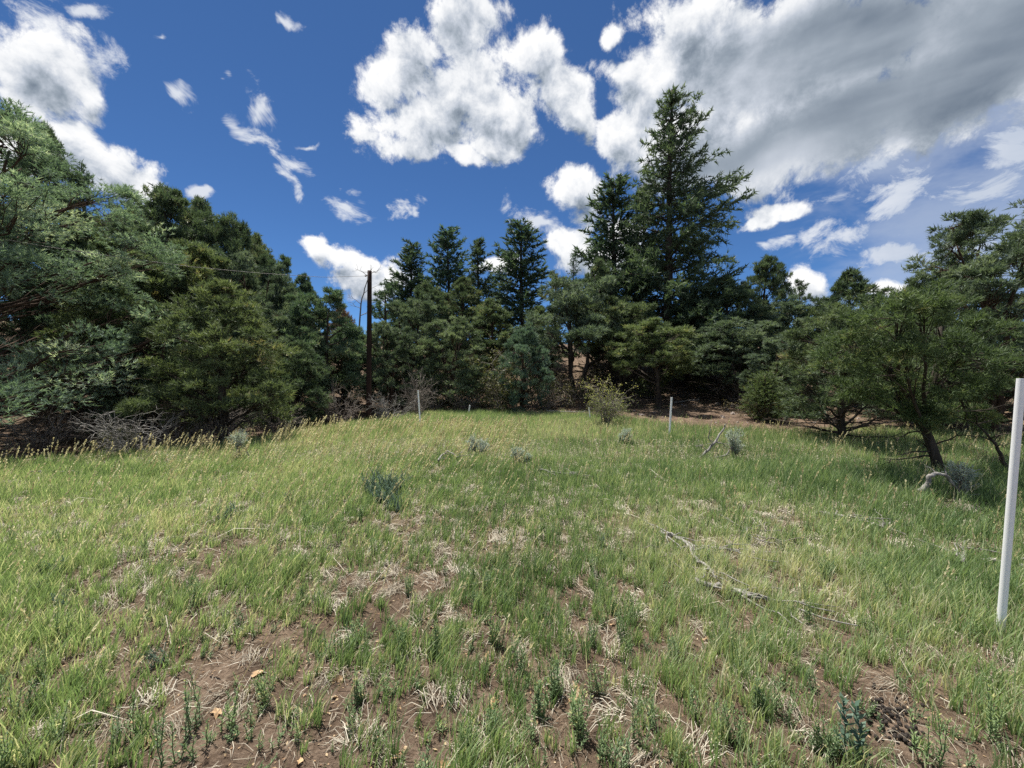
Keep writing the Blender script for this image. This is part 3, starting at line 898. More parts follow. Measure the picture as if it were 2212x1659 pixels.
def leaning_pinyon():
    b = ground_at(2030, 1030)
    Y = b.y
    rng = np.random.RandomState(77)
    pts_px = [(2034, 1040), (2022, 990), (2004, 940), (1992, 905), (1968, 860), (1932, 815), (1905, 780), (1893, 755)]
    dy = [0, 0.0, 0.05, 0.1, 0.15, 0.2, 0.2, 0.2]
    ax = np.array([np.array(at(p[0], p[1], Y + q)) - np.array(b) for p, q in zip(pts_px, dy)])
    tr, cr = Geo(), Geo()
    tr.tube(ax, [0.085, 0.066, 0.060, 0.056, 0.050, 0.042, 0.032, 0.02], 9)
    # second stem goes up to the right
    s0 = ax[3]
    st2 = np.array([s0, s0 + (0.25, 0.1, 0.45), s0 + (0.40, 0.15, 1.0), s0 + (0.45, 0.2, 1.6)])
    tr.tube(st2, [0.06, 0.05, 0.036, 0.02], 7)
    lobes = [(1880, 720, .42), (1830, 760, .36), (1940, 690, .45), (2010, 730, .45), (2080, 770, .42), (2040, 680, .40), (1900, 800, .40),
             (1850, 840, .34), (1960, 780, .42), (2030, 830, .40), (2110, 840, .38), (1985, 660, .34), (2120, 720, .36), (2090, 895, .30),
             (1945, 860, .30), (2150, 800, .34), (1990, 900, .26)]
    Ps, Ds, Ts = [], [], []
    for i, (px, py, lr) in enumerate(lobes):
        c = np.array(at(px, py, Y + 0.1 + rng.randn() * 0.5)) - np.array(b)
        stem = ax if px < 1990 else st2
        k = rng.randint(2, len(stem) - 1) if stem is ax else rng.randint(0, 3)
        limb = wander(rng, stem[k], c, 7, 0.03)
        tr.tube(limb, np.linspace(0.03, 0.009, 7), 5, cap=False)
        nc = 19
        d = unit(rng.randn(nc, 3) + (0, 0, 0.3))
        C = c + d * lr * (0.4 + 0.7 * rng.rand(nc, 1)) * np.array([1.1, 1.1, 0.75])
        tl = 0.42 + 0.15 * rng.randn()
        for q in range(nc):
            tr.tube(wander(rng, limb[3 + rng.randint(0, 4)], C[q], 4, 0.02), np.linspace(0.009, 0.003, 4), 3, cap=False)
            ns = rng.randint(16, 32)
            e = unit(rng.randn(ns, 3) + (0, 0, .2))
            Ps.append(C[q] + e * np.array([0.125, 0.125, 0.065]) * rng.rand(ns, 1) ** 0.5)
            Ds.append(unit(e * .6 + d[q] * .5 + (0, 0, .3)))
            Ts.append(np.clip(tl + 0.18 * rng.randn() + 0.13 * rng.randn(ns), 0, 1))
    cr.blades(rng, np.concatenate(Ps), np.concatenate(Ds), 7, 0.08, 0.0125, 0.75, np.concatenate(Ts), 0.3, 0.1)
    e = obj('pinyon_tree', None, None, b, 'leaning pinyon with crooked bare trunk near the big white stake', 'tree', 'trees around the meadow')
    obj('trunk', tr.mesh('leaning_trunk', M['bark'], True), e)
    c = obj('crown', cr.mesh('leaning_crown', M['pine']), e)
    c.color = (1.45, 1.48, 1.38, 1)
    # bare dead boughs on the lower stem
    boughs = [[(2008, 985), (1975, 988), (1925, 993), (1921, 1000)], [(2008, 975), (1970, 977), (1935, 984)], [(2012, 955), (1990, 935), (1975, 925)],
              [(2000, 930), (1960, 935), (1930, 955)], [(2016, 962), (2050, 950), (2075, 938), (2100, 942)], [(2000, 925), (2030, 905), (2055, 895)],
              [(1996, 915), (1950, 905), (1905, 915), (1880, 912)], [(2020, 975), (1995, 960), (1985, 950)], [(1998, 905), (2060, 890), (2130, 885), (2190, 870)],
              [(1990, 895), (1930, 890), (1870, 880)]]
    for bp in boughs:
        g = Geo()
        y0 = Y + 0.02
        pts = np.array([np.array(at(p[0], p[1], y0 + (i * 0.10) * (1 if rng.rand() < 0.5 else -1))) - np.array(b) for i, p in enumerate(bp)])
        t = np.linspace(0, 1, 10)
        s = np.linspace(0, 1, len(pts))
        pts = np.stack([np.interp(t, s, pts[:, c]) for c in range(3)], -1) + rng.randn(10, 3) * 0.006
        g.tube(pts, np.linspace(0.014, 0.004, 10), 5)
        for w in range(7):
            i = rng.randint(3, 9)
            d = unit(pts[-1] - pts[0] + rng.randn(3) * 0.35)
            g.tube(wander(rng, pts[i], pts[i] + d * (0.08 + 0.15 * rng.rand()), 4, 0.01), np.linspace(0.005, 0.002, 4), 3)
        obj('bough', g.mesh('dead_bough', M['bark'], True), e)


leaning_pinyon()


def bare_tree(name, pts, r0, label, mat, seed, nside=9, side=0.5, cat='dead tree'):
    rng = np.random.RandomState(seed)
    b = np.array(pts[0])
    P = np.array([np.array(p) - b for p in pts])
    e = obj(name, None, None, tuple(b), label, cat)
    g = Geo()
    t = np.linspace(0, 1, 14)
    s = np.linspace(0, 1, len(P))
    ax = np.stack([np.interp(t, s, P[:, c]) for c in range(3)], -1) + rng.randn(14, 3) * r0 * 0.25
    g.tube(ax, np.linspace(r0, r0 * 0.3, 14), 7)
    obj('trunk', g.mesh(name + '_trunk', M[mat], True), e)
    for q in range(nside):
        i = rng.randint(3, 14)
        a = rng.rand() * 6.28
        L = side * (0.5 + 0.7 * rng.rand())
        d = np.array([math.cos(a), math.sin(a) * 0.6, 0.35 + 0.5 * rng.rand()])
        br = wander(rng, ax[i], ax[i] + d * L, 6, L * 0.06)
        br[:, 2] += np.linspace(0, 1, 6) ** 2 * L * -0.25
        h = Geo()
        h.tube(br, np.linspace(r0 * 0.32, 0.006, 6), 4)
        for w in range(3):
            k = rng.randint(2, 6)
            h.tube(wander(rng, br[k], br[k] + unit(d + rng.randn(3) * 0.6) * L * 0.4, 4, L * 0.04), np.linspace(r0 * 0.14, 0.005, 4), 3)
        obj('branch', h.mesh(name + '_branch', M[mat], True), e)


p0 = at(776, 760, 20)
p0.z = H1(p0.x, 20) - 0.1
bare_tree('dead_snag', [p0, at(777, 690, 20), at(781, 650, 20), at(790, 615, 20), at(800, 590, 20)], 0.05,
          'bare grey dead snag standing just left of the pole top', 'greywood', 5, 10, 0.7)
p0 = ground_at(2182, 1035)
bare_tree('dead_sapling', [p0, at(2165, 985, p0.y), at(2140, 950, p0.y + .1), at(2112, 915, p0.y + .2)], 0.03,
          'thin dark dead sapling leaning left beside the big white stake', 'bark', 6, 9, 0.3)
# brown dying pinyon by the snag
PROTO['rust'] = dict(PROTO['pine_c'])
rc = PROTO['pine_c']['crown'].copy()
rc.materials.clear()
rc.materials.append(M['rust'])
PROTO['rust']['crown'] = rc
tree('pinyon_tree', 'rust', 737, 655, 16.5, 100, 'pinyon with rust-brown dying needles left of the pole', (1, 1, 1), 2.0)

# ------------------------------------------------------------------ shrubs
def shrub(seed, Ht, R, stems=14, forks=4, leaves=1500, leaf=(0.035, 0.02), tipfrac=0.5, spread=1.0, tipcol=False):
    rng = np.random.RandomState(seed)
    st, lf = Geo(), Geo()
    tips = []
    for s in range(stems):
        a = rng.rand() * 6.28
        rr = R * rng.rand() ** 0.6
        top = np.array([math.cos(a) * rr, math.sin(a) * rr, Ht * (0.55 + 0.45 * rng.rand()) * (1 - 0.3 * (rr / R) ** 2)])
        b = np.array([math.cos(a), math.sin(a), 0]) * R * 0.15 * rng.rand() + (0, 0, -0.05)
        m = wander(rng, b, top, 8, 0.035 * Ht)
        st.tube(m, np.linspace(0.014, 0.004, 8) * (0.6 + Ht * 0.3), 4, cap=False)
        for f in range(forks):
            i = rng.randint(2, 8)
            d = unit(np.array([math.cos(a), math.sin(a), 0.6]) * 0.6 + rng.randn(3) * 0.6)
            L = Ht * (0.15 + 0.25 * rng.rand())
            q = wander(rng, m[i], m[i] + d * L, 5, 0.02 * Ht)
            st.tube(q, np.linspace(0.007, 0.002, 5) * (0.6 + Ht * 0.3), 3, cap=False)
            tips.append(q[2:])
            for k in range(2):
                d2 = unit(d + rng.randn(3) * 0.7)
                q2 = wander(rng, q[2 + k], q[2 + k] + d2 * L * 0.5, 4, 0.015 * Ht)
                st.tube(q2, np.linspace(0.004, 0.0015, 4) * (0.6 + Ht * 0.3), 3, cap=False)
                tips.append(q2[1:])
    if leaves:
        T = np.concatenate(tips)
        idx = rng.randint(0, len(T), leaves)
        P = T[idx] + rng.randn(leaves, 3) * 0.035 * Ht
        d = unit(rng.randn(leaves, 3) + (0, 0, 0.4))
        hz = P[:, 2] / Ht
        tint = np.clip(0.35 + 0.2 * rng.randn(leaves), 0, 0.8)
        if tipcol:
            tint = np.where((hz + 0.22 * rng.randn(leaves)) > 0.80, 0.9 + 0.1 * rng.rand(leaves), tint)
        lf.kites(P, d, leaf[0] * (0.6 + 0.8 * rng.rand(leaves)), leaf[1] * (0.6 + 0.8 * rng.rand(leaves)), rng.randn(leaves, 3), tint)
    return st, lf


SH = {}
for key, args, bark, leaf in [
    ('oak_a', (51, 1.6, 0.8, 14, 5, 2600, (0.065, 0.035)), 'twig', 'oak'),
    ('oak_b', (52, 1.6, 0.85, 16, 5, 1700, (0.06, 0.032)), 'twig', 'oak'),
    ('bare', (53, 1.0, 0.7, 22, 7, 0), 'twig', None),
    ('bare_b', (54, 1.0, 0.75, 20, 8, 0), 'greywood', None),
    ('gold', (55, 1.3, 0.58, 34, 6, 3000, (0.046, 0.020), 0.5, 1.0, True), 'twig', 'yellowleaf'),
]:
    st, lf = shrub(*args)
    SH[key] = dict(stems=st.mesh(key + '_stems', M[bark], True), leaves=lf.mesh(key + '_leaves', M[leaf]) if leaf else None, H=args[1], R=args[2])


def place_shrub(name, kind, px, top, base, w, label, tint=(1, 1, 1), rot=0.0, Y=None, cat='shrub', group=None):
    p = SH[kind]
    b = ground_at(px, base) if Y is None else None
    if b is None:
        q = at(px, top, Y)
        b = Vector((q.x, Y, H1(q.x, Y)))
    ht = at(px, top, b.y).z - b.z
    e = obj(name, None, None, b, label, cat, group)
    s = (w * 0.5 * b.y / FPX) / p['R']
    e.scale = (s, s, max(0.2, ht) / p['H'])
    e.rotation_euler = (0, 0, rot)
    obj('stems', p['stems'], e)
    if p['leaves']:
        c = obj('foliage', p['leaves'], e)
        c.color = tint + (1,)


G_SCRUB = 'scrub at the foot of the trees'
for row in [
    ('scrub_bush', 'oak_a', 1068, 760, 0, 130, 'brownish-green leafy scrub left of the middle of the tree line', (1.15, 1.0, 0.95), 0.2, 15.2),
    ('scrub_bush', 'oak_b', 1150, 795, 0, 110, 'twiggy scrub under the young blue-green juniper', (1.0, 1.0, 0.9), 1.2, 15.4),
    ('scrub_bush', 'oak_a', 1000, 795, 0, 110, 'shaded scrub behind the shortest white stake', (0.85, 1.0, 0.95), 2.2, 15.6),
    ('scrub_bush', 'oak_b', 1215, 800, 0, 110, 'brown scrub left of the yellow-green shrub on the slope', (1.2, 0.95, 0.85), 3.1, 15.5),
    ('scrub_bush', 'oak_b', 935, 810, 0, 90, 'scrub right behind the left white stake', (0.9, 0.95, 0.85), 4.0, 15.0),
    ('scrub_bush', 'oak_b', 1640, 850, 0, 90, 'brown leafy scrub at the right end of the rubble clearing', (1.35, 0.95, 0.8), 0.8, 11.8),
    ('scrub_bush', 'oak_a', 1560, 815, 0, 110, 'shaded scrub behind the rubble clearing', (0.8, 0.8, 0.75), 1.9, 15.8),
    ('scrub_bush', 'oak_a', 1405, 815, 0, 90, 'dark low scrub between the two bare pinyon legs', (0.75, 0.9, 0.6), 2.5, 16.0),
    ('scrub_bush', 'oak_b', 320, 800, 0, 150, 'yellow-brown scrub on the bank behind the grey brush', (1.3, 1.05, 0.85), 0.5, 11.0),
    ('scrub_bush', 'oak_a', 262, 925, 0, 70, 'small yellowish bush at the meadow edge by the blue-green juniper', (1.3, 1.25, 0.9), 0.9, 7.7),
    ('scrub_bush', 'oak_b', 1300, 770, 0, 110, 'scrub on the bare slope above the yellow-green shrub', (1.2, 0.95, 0.85), 0.4, 18.5),
    ('scrub_bush', 'oak_b', 1085, 825, 0, 80, 'low scrub in front of the brownish-green scrub', (1.1, 0.95, 0.85), 5.4, 14.9),
]:
    nm, kind, px, top, base, w, lab, tint, rot, Y = row
    place_shrub(nm, kind, px, top, base, w, lab, tint, rot, Y, group=G_SCRUB)
place_shrub('flowering_shrub', 'gold', 1310, 822, 917, 84, 'bushy shrub with yellow-green tips at the far meadow edge', (1, 1, 1), 0.0)
G_BRUSH = 'bare grey brush at the meadow edge'
for row in [
    ('dead_brush', 'bare_b', 845, 845, 908, 95, 'pale bare brush in front of the utility pole', 0.3, None),
    ('dead_brush', 'bare', 900, 800, 0, 90, 'tangled bare brush right of the utility pole base', 1.3, 13.2),
    ('dead_brush', 'bare_b', 285, 878, 962, 170, 'large grey bare brush beside the blue-green juniper', 2.3, 7.5),
    ('dead_brush', 'bare', 385, 885, 0, 150, 'fallen grey twigs under the bushy near pinyon', 3.3, 8.7),
    ('dead_brush', 'bare', 600, 870, 0, 150, 'dark twiggy brush in the shadowed hollow', 4.3, 10.2),
    ('dead_brush', 'bare', 730, 830, 0, 110, 'bare brush below the forked pinyon left of the pole', 5.3, 12.2),
    ('dead_brush', 'bare', 1600, 800, 0, 130, 'dark dead brush under the wide low pinyon', 0.7, 14.6),
    ('dead_brush', 'bare', 1180, 830, 0, 80, 'bare brown brush at the far meadow edge in the middle', 1.7, 15.0),
    ('dead_brush', 'bare', 1340, 860, 0, 80, 'bare brush behind the yellow-green shrub', 2.7, 14.8),
    ('dead_brush', 'bare', 1010, 840, 0, 90, 'grey stems behind the shortest white stake', 3.7, 14.9),
    ('dead_brush', 'bare', 90, 880, 0, 200, 'dead twigs under the blue-green juniper', 0.9, 8.6),
    ('dead_brush', 'bare', 480, 880, 0, 140, 'dead lower twigs at the foot of the bushy near pinyon', 1.4, 9.2),
]:
    nm, kind, px, top, base, w, lab, rot, Y = row
    place_shrub(nm, kind, px, top, base, w, lab, (1, 1, 1), rot, Y, group=G_BRUSH)


# ------------------------------------------------------------------ sagebrush tufts with twisted wood
def sage(px, top, base, w, label, seed, wood=(), tufts=None):
    rng = np.random.RandomState(seed)
    b = ground_at(px, base)
    Y = b.y
    bn = np.array(b)
    e = obj('sagebrush', None, None, b, label, 'sagebrush', 'sagebrush in the meadow')
    k = Y / FPX
    ht = (base - top) * k
    wd = w * k
    lf, st = Geo(), Geo()
    tufts = tufts or [(0, 0.62, 0.5)]
    for (ux, uz, ur) in tufts:
        c = np.array([ux * wd, 0, uz * ht])
        r = ur * wd
        nst = 26
        for q in range(nst):
            d = unit(rng.randn(3) * (1, 1, 0.7) + (0, 0, 0.85))
            tip = c + d * r * (0.6 + 0.5 * rng.rand())
            root = c + (0, 0, -r * 0.8) + rng.randn(3) * r * 0.12
            m = wander(rng, root, tip, 5, r * 0.05)
            st.tube(m, np.linspace(0.006, 0.002, 5), 3, cap=False)
            n = 55
            t = rng.rand(n) ** 0.6
            P = root + (tip - root) * t[:, None] + rng.randn(n, 3) * r * 0.07
            dd = unit(d + rng.randn(n, 3) * 0.55)
            lf.kites(P, dd, 0.028 * (0.6 + 0.8 * rng.rand(n)), np.full(n, 0.007), rng.randn(n, 3), np.clip(0.45 + 0.22 * rng.randn(n) + 0.2 * (t - 0.5), 0, 1))
        st.tube(wander(rng, np.array([0, 0, -0.03]), c, 6, 0.02 * wd), np.linspace(0.016, 0.008, 6), 5)
    obj('stems', st.mesh('sage_stems', M['twig'], True), e)
    obj('foliage', lf.mesh('sage_foliage', M['sage']), e).color = (1, 1, 1, 1)
    for pts, r0 in wood:
        g = Geo()
        P = np.array([np.array(at(p[0], p[1], Y + (p[2] if len(p) > 2 else 0))) - bn for p in pts])
        t = np.linspace(0, 1, 4 * len(P))
        s = np.linspace(0, 1, len(P))
        P = np.stack([np.interp(t, s, P[:, c]) for c in range(3)], -1) + rng.randn(len(t), 3) * 0.004
        g.tube(P, np.linspace(r0, r0 * 0.35, len(P)), 6)
        for q in range(3):
            i = rng.randint(len(P) // 3, len(P))
            d = unit(P[-1] - P[0] + rng.randn(3) * 0.8 * np.linalg.norm(P[-1] - P[0]))
            g.tube(wander(rng, P[i], P[i] + d * 0.16, 4, 0.015), np.linspace(r0 * 0.3, 0.003, 4), 4)
        obj('dead_wood', g.mesh('sage_wood', M['greywood'], True), e)


sage(518, 934, 988, 46, 'small pale sagebrush on a bent bare stem at the left meadow edge', 1, [([(540, 990), (532, 972), (522, 955)], 0.012), ([(508, 988), (512, 972), (520, 958)], 0.010)], [(0, 0.72, 0.5)])
sage(1030, 940, 986, 46, 'squarish grey sagebrush in the middle of the meadow', 2, [([(1013, 985), (1012, 960), (1016, 944)], 0.02)], [(-0.12, 0.62, 0.42), (0.25, 0.5, 0.35)])
sage(1125, 964, 1002, 46, 'dark-grey two-lobed sagebrush in the middle of the meadow', 3, [], [(-0.2, 0.55, 0.36), (0.32, 0.28, 0.24)])
sage(1352, 922, 958, 36, 'faded sagebrush tuft in front of the yellow-green shrub', 4, [([(1335, 955), (1345, 948), (1360, 952)], 0.01)], [(0.05, 0.6, 0.42), (-0.2, 0.3, 0.3)])
sage(1583, 926, 990, 44, 'pale sagebrush with a twisted grey dead branch forking to its left', 5,
     [([(1500, 1000), (1530, 972), (1548, 950), (1562, 928), (1568, 916)], 0.028), ([(1505, 1002), (1540, 990), (1570, 984), (1578, 968), (1590, 958)], 0.022),
      ([(1540, 960), (1530, 945), (1536, 925)], 0.010), ([(1528, 974), (1515, 962), (1500, 965)], 0.010), ([(1548, 955), (1560, 958), (1572, 968)], 0.012)], [(0.0, 0.72, 0.5), (0.15, 0.4, 0.42)])
sage(2072, 995, 1080, 66, 'shaded sagebrush with an arched grey root under the leaning pinyon', 6,
     [([(1985, 1062), (2003, 1048), (2006, 1030), (2020, 1023), (2042, 1026), (2056, 1042), (2068, 1058), (2082, 1068)], 0.03),
      ([(2082, 1068), (2100, 1050), (2115, 1044)], 0.012), ([(2078, 1060), (2086, 1035), (2090, 1012)], 0.018), ([(2030, 1088), (2060, 1080), (2075, 1082)], 0.010)],
     [(0.0, 0.70, 0.42), (0.15, 0.5, 0.34)])


# ------------------------------------------------------------------ stakes, utility pole, wire
def stake(px0, py0, px1, py1, dia, label, seed):
    b = ground_at(px1, py1)
    t = at(px0, py0, b.y)
    ax = np.array(t) - np.array(b)
    g = Geo()
    n = 9
    s = np.linspace(-0.25 / np.linalg.norm(ax), 1, n)[:, None]
    P = ax * s
    r = dia * 0.5
    g.tube(P, np.full(n, r), 20, cap=False)
    # open pipe mouth: rim and inner wall
    d = ax / np.linalg.norm(ax)
    g.tube(np.array([ax, ax + d * 0.0005, ax + d * 0.0005, ax - d * 0.08]), [r, r * 0.99, r * 0.86, r * 0.86], 20, cap=False)
    obj('white_stake', g.mesh('stake', M['post'], True), None, b, label, 'stake', 'white pipe stakes in the meadow')


stake(2206, 818, 2160, 1378, 0.037, 'big near white pipe stake leaning at the right edge', 1)
stake(903, 843, 908, 918, 0.044, 'white pipe stake at the left end of the far meadow, near the pole', 2)
stake(1015, 875, 1012, 895, 0.044, 'shortest white stake half hidden by grass at the far meadow', 3)
stake(1272, 880, 1275, 906, 0.044, 'short white stake just left of the yellow-green shrub', 4)
stake(1451, 858, 1446, 940, 0.044, 'tall white pipe stake right of the yellow-green shrub', 5)

PY = 13.0
pt = at(798.5, 585, PY)
pz = H1(at(796, 860, PY).x, PY)
pb = Vector((at(796, 860, PY).x, PY, pz))
pole = obj('utility_pole', None, None, pb, 'tall dark wooden utility pole before the trees', 'utility pole')
g = Geo()
ax = np.array(pt) - np.array(pb)
s = np.linspace(-0.06, 1, 10)[:, None]
g.tube(ax * s, np.linspace(0.095, 0.070, 10), 16)
obj('shaft', g.mesh('pole_shaft', M['pole'], True), pole)
g = Geo()
g.tube(np.array([ax + (-0.06, -0.02, -0.17), ax + (-0.10, -0.03, -0.17), ax + (-0.11, -0.03, -0.18), ax + (-0.15, -0.03, -0.18)]), [0.013, 0.013, 0.03, 0.022], 8)
obj('insulator', g.mesh('insulator', M['stone'], True), pole)
wa = np.array(pt) + np.array([-0.15, -0.03, -0.18])
wpts = [wa] + [np.array(at(px, py, Y)) for px, py, Y in ((700, 599, 11.9), (560, 590, 10.9), (420, 577, 9.9), (280, 559, 9.1), (115, 535, 8.3), (-150, 490, 7.3), (-600, 400, 5.6))]
wp = np.array(wpts)
t = np.linspace(0, 1, 40)
s = np.linspace(0, 1, len(wp))
g = Geo()
from_interp = np.stack([np.interp(t, s, wp[:, c]) for c in range(3)], -1)
g.tube(from_interp, np.full(40, 0.0055), 6)
obj('overhead_wire', g.mesh('overhead_wire', M['wire'], True), None, None, 'single overhead wire running left from the pole top', 'wire')


# ------------------------------------------------------------------ dead branches on the ground
def log(pts, r0, label, seed, side=3, name='dead_branch', mat='greywood', lift=0.0):
    rng = np.random.RandomState(seed)
    r0, lift, side = r0 * 0.9, lift + 0.035, side * 2 + 2
    G = [ground_at(p[0], p[1]) for p in pts]
    b = np.array(G[0])
    P = np.array([np.array(q) + (0, 0, r0 * 0.7 + lift + (p[2] if len(p) > 2 else 0)) - b for q, p in zip(G, pts)])
    t = np.linspace(0, 1, 5 * len(P))
    s = np.linspace(0, 1, len(P))
    P = np.stack([np.interp(t, s, P[:, c]) for c in range(3)], -1) + rng.randn(len(t), 3) * r0 * 0.3
    g = Geo()
    g.tube(P, np.linspace(r0, r0 * 0.45, len(P)) * (0.85 + 0.3 * rng.rand(len(P))), 7)
    e = obj(name, g.mesh('dead_branch', M[mat], True), None, tuple(b), label, 'branch', 'dead branches lying in the meadow')
    for q in range(side):
        i = rng.randint(2, len(P))
        d = unit((P[-1] - P[0]) + rng.randn(3) * (0.8, 0.8, 0.25) * np.linalg.norm(P[-1] - P[0]))
        d[2] = abs(d[2]) * 0.5
        L = 0.10 + 0.32 * rng.rand()
        h = Geo()
        h.tube(wander(rng, P[i], P[i] + d * L, 5, 0.012), np.linspace(r0 * 0.45, 0.003, 5), 5)
        obj('twig', h.mesh('dead_twig', M[mat], True), e)


log([(1762, 1115), (1800, 1122), (1840, 1128), (1872, 1138)], 0.022, 'long weathered grey stick on the right meadow before the leaning pinyon', 1)
log([(1900, 1146), (1915, 1142), (1932, 1140)], 0.018, 'short dark stick at the right end of the long weathered stick', 2, 1)
log([(1425, 1165), (1470, 1180), (1490, 1195), (1500, 1225), (1530, 1245), (1545, 1265)], 0.020, 'bleached crooked branch in the tangle right of the middle', 3, 6, lift=0.02)
log([(1515, 1190), (1560, 1197), (1600, 1202)], 0.016, 'grey stick pointing right from the top of the branch tangle', 4, 2)
log([(1500, 1272), (1570, 1285), (1620, 1305), (1695, 1322)], 0.022, 'lowest thick grey stick of the branch tangle right of the middle', 5, 4)
log([(1412, 1190), (1440, 1212), (1465, 1222), (1490, 1240)], 0.014, 'dark thin stick at the left side of the branch tangle', 6, 3, mat='twig')
log([(946, 1008), (953, 998), (968, 994, 0.06), (990, 1001)], 0.018, 'curved pale branch arching in the grass left of the two-lobed sagebrush', 7, 2, lift=0.05)
log([(1165, 1024), (1195, 1030), (1225, 1033), (1250, 1030)], 0.016, 'low pale sticks below the two-lobed sagebrush', 8, 4, lift=0.02)
log([(2120, 1222), (2165, 1230), (2215, 1240), (2260, 1250)], 0.022, 'grey stick passing behind the big near stake', 9, 2)
log([(2078, 1235), (2083, 1215), (2075, 1200)], 0.016, 'stubby bleached stick left of the big near stake', 10, 2, lift=0.03)
log([(1650, 1172), (1672, 1176), (1690, 1180)], 0.013, 'short dark stick between the branch tangle and the long weathered stick', 11, 1, mat='twig')
log([(1605, 1172), (1615, 1162), (1612, 1152)], 0.012, 'small forked bleached stick above the branch tangle', 12, 2, lift=0.02)
log([(65, 1030), (100, 1028), (150, 1030)], 0.012, 'pale stick in the grass near the left edge', 13, 2, lift=0.03)
log([(1455, 873), (1480, 870), (1512, 866)], 0.045, 'fallen grey log right of the pinyon leg behind the tall stake', 14, 1)
log([(1600, 862), (1620, 868), (1640, 873)], 0.025, 'pale stick on the rubble clearing', 15, 1)
log([(1180, 890), (1230, 893), (1262, 893)], 0.03, 'grey deadwood along the far meadow edge left of the short stake', 16, 3)
log([(200, 905), (300, 900), (380, 908)], 0.022, 'grey fallen pole in the brush beside the blue-green juniper', 17, 4, lift=0.25)


# ------------------------------------------------------------------ dung pellets
def dung():
    rng = np.random.RandomState(9)
    c = ground_at(1915, 1550)
    e = obj('dung_pile', None, None, c, 'scatter of dark dung pellets on bare soil in the right foreground', 'dung')
    shapes = []
    for k in range(4):
        g = Geo()
        n, m_ = 5, 7
        V, T = [], []
        for i in range(n + 1):
            th = math.pi * i / n
            for j in range(m_):
                ph = 2 * math.pi * j / m_
                w = 1 + 0.12 * rng.randn()
                V.append((math.sin(th) * math.cos(ph) * w, math.sin(th) * math.sin(ph) * 0.85 * w, math.cos(th) * 0.75))
        for i in range(n):
            for j in range(m_):
                a, b_, c_, d_ = i * m_ + j, i * m_ + (j + 1) % m_, (i + 1) * m_ + (j + 1) % m_, (i + 1) * m_ + j
                T += [(a, c_, b_), (a, d_, c_)]
        g.add(V, T, 0.5)
        shapes.append(g.mesh('pellet', M['dung'], True))
    for q in range(150):
        u = rng.rand()
        if u < 0.75:
            px, py = 1915 + rng.randn() * 30, 1548 + rng.randn() * 24
            py += (px - 1915) * 0.25
        else:
            px, py = 1968 + rng.randn() * 13, 1600 + rng.randn() * 13
        p = ground_at(px, py)
        o = obj('pellet', shapes[q % 4], e)
        r = 0.0085 * (0.8 + 0.5 * rng.rand())
        o.location = p - c + Vector((0, 0, r * 0.5 + (0.008 if rng.rand() < 0.25 else 0)))
        o.scale = (r, r, r)
        o.rotation_euler = (rng.rand() * 3, rng.rand() * 3, rng.rand() * 6)


dung()


# ------------------------------------------------------------------ foreground herbs
def herb(seed, Ht, stems, leaf=(0.026, 0.0055), dens=230, lean=0.25, curl=0.5, bare=0.0):
    rng = np.random.RandomState(seed)
    st, lf = Geo(), Geo()
    for s in range(stems):
        a = rng.rand() * 6.28
        h = Ht * (0.6 + 0.4 * rng.rand())
        b = np.array([rng.randn() * 0.014, rng.randn() * 0.014, -0.01])
        top = b + np.array([math.cos(a) * lean * h * rng.rand(), math.sin(a) * lean * h * rng.rand(), h])
        m = wander(rng, b, top, 6, 0.006)
        st.tube(m, np.linspace(0.0024, 0.001, 6), 4, cap=False, tint=0.4)
        n = int(h * dens)
        t = bare + (1 - bare) * (np.arange(n) + rng.rand(n)) / n
        P = np.stack([np.interp(t, np.linspace(0, 1, 6), m[:, c]) for c in range(3)], -1)
        ph = np.arange(n) * 2.4
        d = unit(np.stack([np.cos(ph), np.sin(ph), curl + 0.9 * t ** 2 + 0.2 * rng.randn(n)], -1))
        ln = leaf[0] * (0.65 + 0.5 * rng.rand(n)) * (1.05 - 0.45 * t)
        lf.kites(P, d, ln, np.full(n, leaf[1]), unit(np.stack([-np.cos(ph) * curl, -np.sin(ph) * curl, np.ones(n)], -1) + rng.randn(n, 3) * 0.2),
                 np.clip(0.45 + 0.18 * rng.randn(n) + 0.25 * t + 0.6 * (rng.rand(n) < 0.04), 0, 1))
    return st, lf


HP = []
for args, leafm in [((61, 0.17, 5), 'herb'), ((62, 0.21, 7), 'herb'), ((63, 0.13, 3), 'herb'), ((64, 0.24, 4), 'herb'), ((65, 0.16, 9), 'herb'),
                    ((66, 0.10, 6, (0.022, 0.008), 260, 0.7), 'herb'), ((67, 0.22, 2, (0.05, 0.016), 190, 0.35, 0.6), 'blueherb'), ((68, 0.15, 9, (0.022, 0.005), 330, 0.5), 'blueherb')]:
    st, lf = herb(*args)
    HP.append((st.mesh('herb_stems', M[leafm], True), lf.mesh('herb_leaves', M[leafm])))


